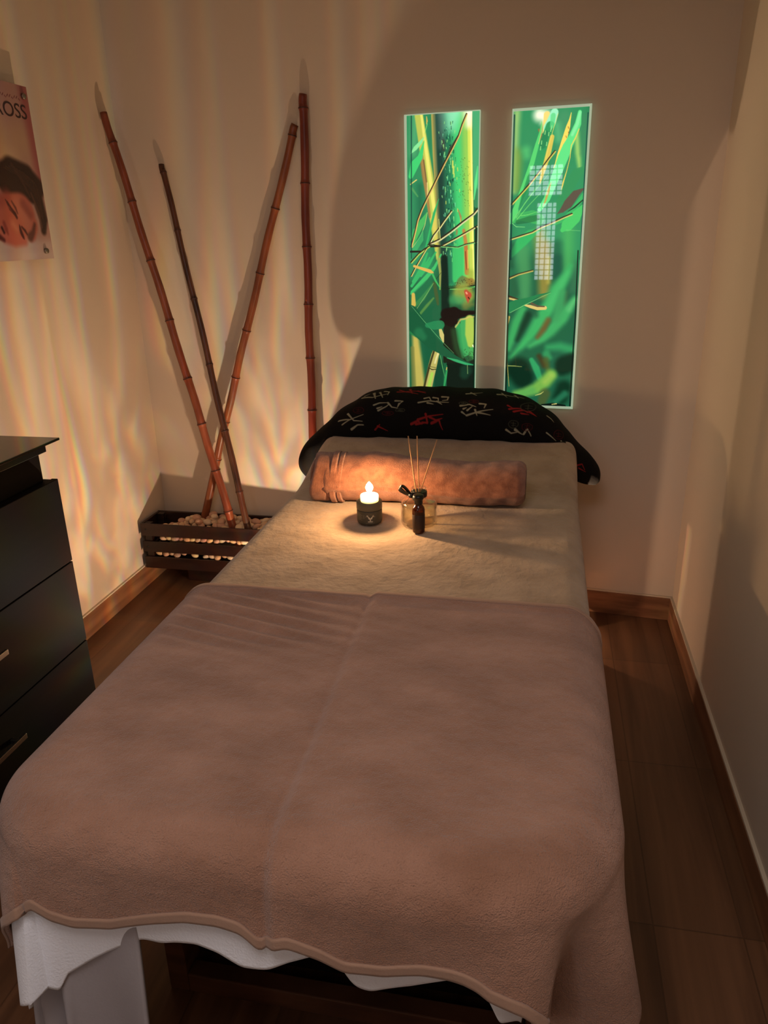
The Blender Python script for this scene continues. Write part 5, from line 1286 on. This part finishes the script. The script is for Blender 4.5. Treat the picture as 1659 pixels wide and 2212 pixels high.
# ------------------------------------------------------------------ slatted crate with bamboo poles and pebbles
cx0, cx1, cy0, cy1 = -1.772, -.905, 2.955, 3.135
cr = thing('slatted_crate', (cx0, cy0, 0), 'dark brown slatted wooden planter crate holding pebbles in the back left corner', 'crate')
for z0, z1 in ((.098,.156),(.180,.233),(.259,.320)):
    mb = MB(); mb.box(cx0, cx1, cy0, cy0+.007, z0, z1); mb.obj('front_slat', M['crate'], cr, bevel=.002)
    mb = MB(); mb.box(cx0, cx1, cy1-.012, cy1, z0, z1); mb.obj('rear_slat', M['crate'], cr, bevel=.002)
    for xa in (cx0+.001, cx1-.013):
        mb = MB(); mb.box(xa, xa+.012, cy0+.013, cy1-.013, z0, z1); mb.obj('end_slat', M['crate'], cr, bevel=.002)
for xa in (cx0+.014, cx1-.046):
    for ya in (cy0+.008, cy1-.043):
        mb = MB(); mb.box(xa, xa+.032, ya, ya+.030, .098, .318); mb.obj('corner_post', M['crate'], cr, bevel=.002)
mb = MB(); mb.box(cx0+.014, cx1-.014, cy0+.008, cy1-.013, .098, .108); mb.obj('bottom_board', M['crate'], cr)
mb = MB(); mb.box(cx0+.16, cx1-.10, 3.05, 3.12, 0, .098); mb.obj('plinth', M['crate'], cr)
for k in (0, 1):
    mb = MB(); mb.lathe((0,0,0), [(.0025,0),(.0045,.001),(.0045,.002)], 12)
    V = [(cx0+.024+x, cy0-z+.0005, .292+y-.0*k) if k == 0 else (cx0+.024+x, cy0-z+.0005, .205+y) for x, y, z in mb.v]
    add('screw', V, mb.f, M['black'], cr)

# pebbles, each an object of its own; they share a few mesh shapes
def pebble_mesh(seed):
    r = np.random.default_rng(seed)
    import bmesh
    bm = bmesh.new(); bmesh.ops.create_icosphere(bm, subdivisions=3, radius=1.0)
    dirs = r.normal(size=(5,3)); dirs /= np.linalg.norm(dirs, axis=1, keepdims=True); amp = r.uniform(-.16,.16,5)
    for vv in bm.verts:
        p = np.array(vv.co); k = 1 + sum(a*max(0, p@d)**2 for a, d in zip(amp, dirs))
        vv.co = Vector(p*k*np.array((1.25, .95, .78)))
    me = bpy.data.meshes.new('pebble'); bm.to_mesh(me); bm.free()
    me.polygons.foreach_set('use_smooth', [True]*len(me.polygons)); return me
pmats = [mat('cream_pebble', (214,184,148), .5, .4, (30, (184,150,116), 3, (1,1,1))), mat('pinkish_pebble', (204,164,136), .5, .4, (30, (170,128,104), 3, (1,1,1))), mat('white_pebble', (226,204,172), .45, .4, (30, (204,176,140), 3, (1,1,1)))]
pms = []
for k in range(9):
    me = pebble_mesh(100+k); me.materials.append(pmats[k % 3]); pms.append(me)
tints = ['cream', 'pinkish', 'white']
POLES = [((-1.760,3.101,2.020),(-1.301,3.003,.150)),((-1.585,3.193,1.831),(-1.224,2.975,.150)),((-.981,3.133,1.946),(-1.577,3.112,.150)),((-.938,3.129,2.046),(-.958,3.035,.150))]
def pole_at(k, z):
    a, b = POLES[k]; t = (z-a[2])/(b[2]-a[2]); return (a[0]+(b[0]-a[0])*t, a[1]+(b[1]-a[1])*t)
def pebble(x, y, z, sc, label, group):
    for k in range(4):
        px_, py_ = pole_at(k, z); d = math.hypot(x-px_, y-py_)
        if d < .016+sc*1.0:
            if d < 1e-4: return
            f = (.017+sc*1.0)/d; x = px_+(x-px_)*f; y = py_+(y-py_)*f
    if not (cy0+.008+sc*.8 < y < cy1-.012-sc*.7): y = min(max(y, cy0+.008+sc*.8), cy1-.012-sc*.7)
    me = random.choice(pms)
    o = bpy.data.objects.new('pebble', me); COL.objects.link(o)
    o.location = (x, y, z); o.scale = (sc, sc, sc)
    o.rotation_euler = (random.uniform(-.5,.5), random.uniform(-.5,.5), random.uniform(0, 2*PI))
    props(o, label, 'pebble', group)
# rows seen through the gaps
for zc, lb in ((.126,'pale pebble lying low in the crate behind the lowest slat'), (.168,'pale pebble showing through the lower gap between the crate slats'), (.207,'pale pebble lying in the crate behind the middle slat'), (.247,'pale pebble showing through the upper gap between the crate slats')):
    x = cx0+.066
    while x < cx1-.06:
        s = random.uniform(.0135, .0185)
        if zc in (.168, .247) or x > -10:
            if zc in (.168, .247) and random.random() < .93: pebble(x, cy0+.026+random.uniform(-.002,.010), zc+random.uniform(-.006,.004), s, lb, 'pebbles seen through the slats' if zc in (.168,.247) else 'pebbles inside the crate')
        x += s*random.uniform(1.65, 2.05)
# heap on top
for row, (yy, zz) in enumerate(((2.982,.292),(3.006,.300),(3.030,.305),(3.054,.308),(3.080,.306),(3.106,.300))):
    x = cx0+.080+random.uniform(0,.02)
    while x < cx1-.05:
        s = random.uniform(.0135, .0195)
        fall = -.030*max(0, 1-(x-cx0-.05)/.16)
        if not (row > 2 and x < cx0+.16):
            pebble(x, yy+random.uniform(-.006,.006), zz+fall+random.uniform(-.006,.010), s, 'pale pebble heaped in the top of the dark crate', 'pebbles heaped on top')
        x += s*random.uniform(1.9, 2.3)
for x, y in ((-1.53,3.04),(-1.50,3.00),(-1.45,3.06),(-1.40,3.02),(-1.36,3.06),(-1.15,3.03),(-1.10,3.06),(-1.47,3.09)):
    pebble(x, y, .327+random.uniform(-.004,.006), random.uniform(.016,.020), 'pale pebble heaped in the top of the dark crate', 'pebbles heaped on top')

# bamboo poles
M['ring'] = mat('dark_node_ring', (58,30,22), .6)
def pole(k, nodes, r0, r1, m, label):
    a, b = Vector(POLES[k][0]), Vector(POLES[k][1]); L_ = (b-a).length
    end = nodes_end = 1.0
    ts = [0.0]; rs = [r0*1.02]
    n = 160; node_t = sorted(nodes)
    ax = (b-a).normalized()
    side = ax.cross(Vector((0,1,0))).normalized()
    pts = []; rad = []
    tlist = sorted(set([i/n for i in range(n+1)] + [t+d for t in node_t for d in (-.006,-.003,-.0012,0,.0012,.003,.006) if 0 < t+d < 1]))
    for t in tlist:
        r = r0 + (r1-r0)*t
        dn = min(abs(t-q) for q in node_t)*L_
        sgn = 1 if any(abs(t-q) < 1e-6 for q in node_t) else 0
        r *= 1 + .13*math.exp(-(dn/.007)**2) - (.10 if sgn else 0) - .05*math.exp(-((dn-.06)/.05)**2)
        if t < .004: r *= .97
        i = sum(1 for q in node_t if q < t)
        zig = .0022*(1 if i % 2 else -1)
        if node_t: 
            lo = max([q for q in node_t if q <= t], default=0); hi = min([q for q in node_t if q > t], default=1)
            zig *= math.sin(PI*(t-lo)/(hi-lo+1e-6))
        bow = .004*math.sin(PI*t*1.3+k)
        pts.append(a + (b-a)*t + side*(zig+bow)); rad.append(r)
    mb = MB(); mb.tube(pts, rad, 20); o = mb.obj('bamboo_pole', m, None, True)
    for q in node_t:
        i = min(range(len(tlist)), key=lambda k_: abs(tlist[k_]-q)); c = pts[i]; r = rad[i]
        mb = MB(); mb.tube([c-ax*.0022, c-ax*.0012, c+ax*.0012, c+ax*.0022], [r*1.01, r*1.16, r*1.16, r*1.01], 20)
        mb.obj('node_ring', M['ring'], o, True)
    return props(o, label, 'bamboo pole', 'bamboo poles in the crate')
pole(0, [x*.9 for x in (.066,.198,.334,.478,.623,.74,.863,.974)], .0150, .0195, M['bam1'], 'reddish bamboo pole leaning left, its top nearest the poster')
pole(1, [x*.9 for x in (.021,.171,.352,.532,.719,.896)], .0120, .0160, M['bam2'], 'darkest and shortest bamboo pole, leaning left against the back wall')
pole(2, [x*.88 for x in (.024,.189,.346,.493,.62,.746,.857)], .0155, .0180, M['bam3'], 'orange-brown bamboo pole leaning right, crossing behind the others')
pole(3, [x*.70 for x in (.036,.235,.412,.58,.743,.908,1.08,1.25)], .0165, .0190, M['bam4'], 'nearly upright tallest bamboo pole beside the head of the bed')

# ------------------------------------------------------------------ dark cabinet
C0, CF, CE, CN = XL+.012, -1.300, 1.785, .55
cb = thing('drawer_cabinet', (C0, CN, 0), 'dark wenge drawer cabinet against the left wall', 'cabinet')
mb = MB(); mb.box(C0, CF-.018, CN, CE, .06, .925); mb.box(C0+.03, CF-.06, CN+.02, CE-.02, 0, .06); mb.obj('body', M['wenge'], cb, bevel=.002)
mb = MB(); mb.box(C0, CF-.030, CN, CE-.022, .925, 1.006); mb.obj('recessed_band', M['wenge'], cb, bevel=.002)
mb = MB(); mb.box(C0, CF-.016, CN, CE-.006, 1.006, 1.026); mb.obj('cabinet_top', M['wenge'], cb, bevel=.002)
dz = [.090,.2565,.4185,.4235,.677,.682,.9275]
for z0, z1, hz in ((.682,.928,None),(.424,.6785,.585),(.165,.4205,.334),(.064,.1615,None)):
    mb = MB(); mb.box(CF-.018, CF, CN+.002, CE-.001, z0, z1); d = mb.obj('drawer_front', M['wenge'], cb, bevel=.0015)
    if hz:
        mb = MB(); mb.box(CF+.018, CF+.026, 1.06, 1.437, hz-.007, hz+.007)
        for yy in (1.085, 1.405): mb.box(CF, CF+.018, yy, yy+.012, hz-.006, hz+.006)
        h = mb.obj('handle', M['steel'], d, bevel=.001); h['label'] = 'steel bar handle'
mb = MB(); mb.box(C0+.004, CF+.004, CN-.01, CE+.032, 1.030, 1.037); props(mb.obj('glass_top', M['darkglass'], None, bevel=.0015), 'dark glass plate lying on top of the drawer cabinet', 'glass plate')
mb = MB()
for xx in (C0+.06, CF-.06):
    for yy in (CN+.05, CE-.05): mb.lathe((xx,yy,1.026), [(.009,0),(.009,.004)], 14)
mb.obj('glass_pad', M['black'], cb)['label'] = 'small dark round pads under the glass'

# ------------------------------------------------------------------ acrylic poster
py0, py1, pz0, pz1 = 2.02, 2.600, 1.486, 2.034; PX = -1.748
pt = thing('wall_poster', (XL, py0, pz0), 'acrylic poster of a resting woman on steel standoffs on the left wall', 'poster')
def mm(y, z, w_): return ((y-py0)*1000, (pz1-z)*1000, w_)
Q = []
def q(col, soft, pts, al=1.0): Q.append((col, soft*1.5, al, [mm(*p) for p in pts]))
q((196,150,140), 60, [(2.1,1.96,300),(2.6,1.96,200)])
q((206,168,140), 70, [(2.45,1.84,150),(2.52,1.86,120)])
q((224,190,150), 50, [(2.46,1.80,60),(2.36,1.80,60)], .8)
q((168,96,100), 34, [(2.585,2.03,60),(2.59,1.90,46),(2.595,1.75,34)])
q((150,92,96), 40, [(2.30,1.83,90),(2.10,1.84,90)], .6)
q((230,206,196), 40, [(2.05,1.50,60),(2.6,1.50,60)])
q((220,196,190), 40, [(2.2,1.53,70),(2.59,1.53,30)])
q((56,36,30), 14, [(2.36,1.745,60),(2.44,1.765,90),(2.52,1.745,95),(2.58,1.72,60)])      # hair
q((60,40,32), 12, [(2.40,1.72,60),(2.50,1.71,70),(2.56,1.69,60),(2.575,1.62,46),(2.566,1.58,28)])
q((104,66,52), 8, [(2.45,1.79,6),(2.49,1.74,8),(2.52,1.69,6)], .6)
q((128,88,66), 8, [(2.53,1.70,6),(2.555,1.64,8),(2.56,1.59,6)], .7)
q((204,112,92), 14, [(2.30,1.62,120),(2.40,1.62,150),(2.46,1.63,140),(2.49,1.60,90),(2.49,1.575,60)])   # face
q((214,130,106), 30, [(2.44,1.66,60),(2.48,1.61,60)], .8)
q((170,84,76), 20, [(2.36,1.68,50),(2.40,1.69,40)], .6)
q((212,120,104), 16, [(2.36,1.57,60),(2.40,1.55,40),(2.45,1.548,30)])
q((70,36,34), 5, [(2.395,1.668,8),(2.405,1.650,14),(2.424,1.634,12),(2.432,1.622,6)])       # closed eye
q((160,92,84), 5, [(2.398,1.655,6),(2.412,1.643,7)])
q((90,48,44), 5, [(2.418,1.672,6),(2.432,1.652,9),(2.438,1.635,5)], .8)
q((74,38,36), 5, [(2.438,1.592,8),(2.440,1.575,14),(2.447,1.560,10)])
q((86,46,42), 5, [(2.448,1.592,7),(2.462,1.580,10),(2.470,1.568,6)])
q((150,66,60), 8, [(2.36,1.605,14),(2.365,1.585,18),(2.37,1.572,8)], .8)
q((60,26,28), 6, [(2.345,1.59,10),(2.352,1.575,9)])
q((96,40,44), 8, [(2.32,1.565,20),(2.345,1.552,12)])
q((96,60,50), 10, [(2.485,1.56,30),(2.505,1.575,20),(2.52,1.60,14)], .8)
for k in range(16):                                                    # fine hair strands
    t_ = k/15; q((120,84,64) if k%2 else (38,24,22), 2, [(2.40+.10*t_,1.785-.03*abs(t_-.4),2.2),(2.47+.09*t_,1.755-.02*t_,2.6),(2.545+.03*t_,1.700-.01*t_,2.2),(2.562+.012*t_,1.63-.02*t_,2)], .45)
q((232,156,130), 26, [(2.405,1.60,26),(2.42,1.585,20)], .7)
q((150,76,66), 16, [(2.475,1.665,30),(2.505,1.63,24)], .6)
q((88,44,42), 4, [(2.388,1.676,4),(2.398,1.664,6),(2.416,1.640,7),(2.430,1.618,4)])
q((88,44,42), 4, [(2.437,1.598,4),(2.436,1.582,7),(2.441,1.566,7),(2.450,1.554,4)])
for k in range(22):                                                   # small illegible line above the lettering
    y = 2.30+k*.0118; q((120,60,66), 1.5, [(y,1.992,3.5),(y+.006,1.998 if k%3 else 1.988,3)], .9)
imp = raster(Q, (py1-py0)*1000, (pz1-pz0)*1000, 2.0, (200,156,144))
ny, nx = imp.shape[:2]
YY, ZZ = np.meshgrid(np.linspace(py0, py1, nx), np.linspace(pz1, pz0, ny))
add('printed_face', np.stack([np.full_like(YY, PX), YY, ZZ], -1), gridfaces(ny, nx)[:, ::-1], M['poster'], pt, colors=to_lin(imp*.86))
mb = MB(); mb.box(PX-.006, PX-.0004, py0, py1, pz0, pz1); mb.obj('acrylic_sheet', mat('acrylic_backing', (206,170,156), .25), pt, bevel=.001)
for yy, zz in ((2.572,2.002),(2.556,1.513),(2.048,2.002),(2.048,1.513)):
    mb = MB(); mb.lathe((0,0,0), [(.0075,0),(.0075,XL*0+.040),(.0095,.0402),(.0095,.049),(.0085,.051)], 20)
    add('standoff', [(XL+z, yy+x, zz+y) for x, y, z in mb.v], mb.f, M['steel'], pt)
# lettering
fc = bpy.data.curves.new('lettering', 'FONT'); fc.body = 'ROSS'; fc.size = .062; fc.extrude = .0004
to = bpy.data.objects.new('tmp_text', fc); COL.objects.link(to)
bpy.context.view_layer.update()
dg = bpy.context.evaluated_depsgraph_get()
me = bpy.data.meshes.new_from_object(to.evaluated_get(dg)); me.name = 'lettering'
vs = np.array([v.co[:] for v in me.vertices]); bpy.data.objects.remove(to)
wtx = vs[:,0].max()-vs[:,0].min(); htx = vs[:,1].max()-vs[:,1].min()
kx_, kz_ = (2.578-2.418)/wtx, .044/htx
V = [(PX+.0006+z, 2.418+(x-vs[:,0].min())*kx_, 1.932+(y-vs[:,1].min())*kz_) for x, y, z in vs]
add('lettering', V, [tuple(p.vertices) for p in me.polygons], M['ink'], pt, smooth=False)
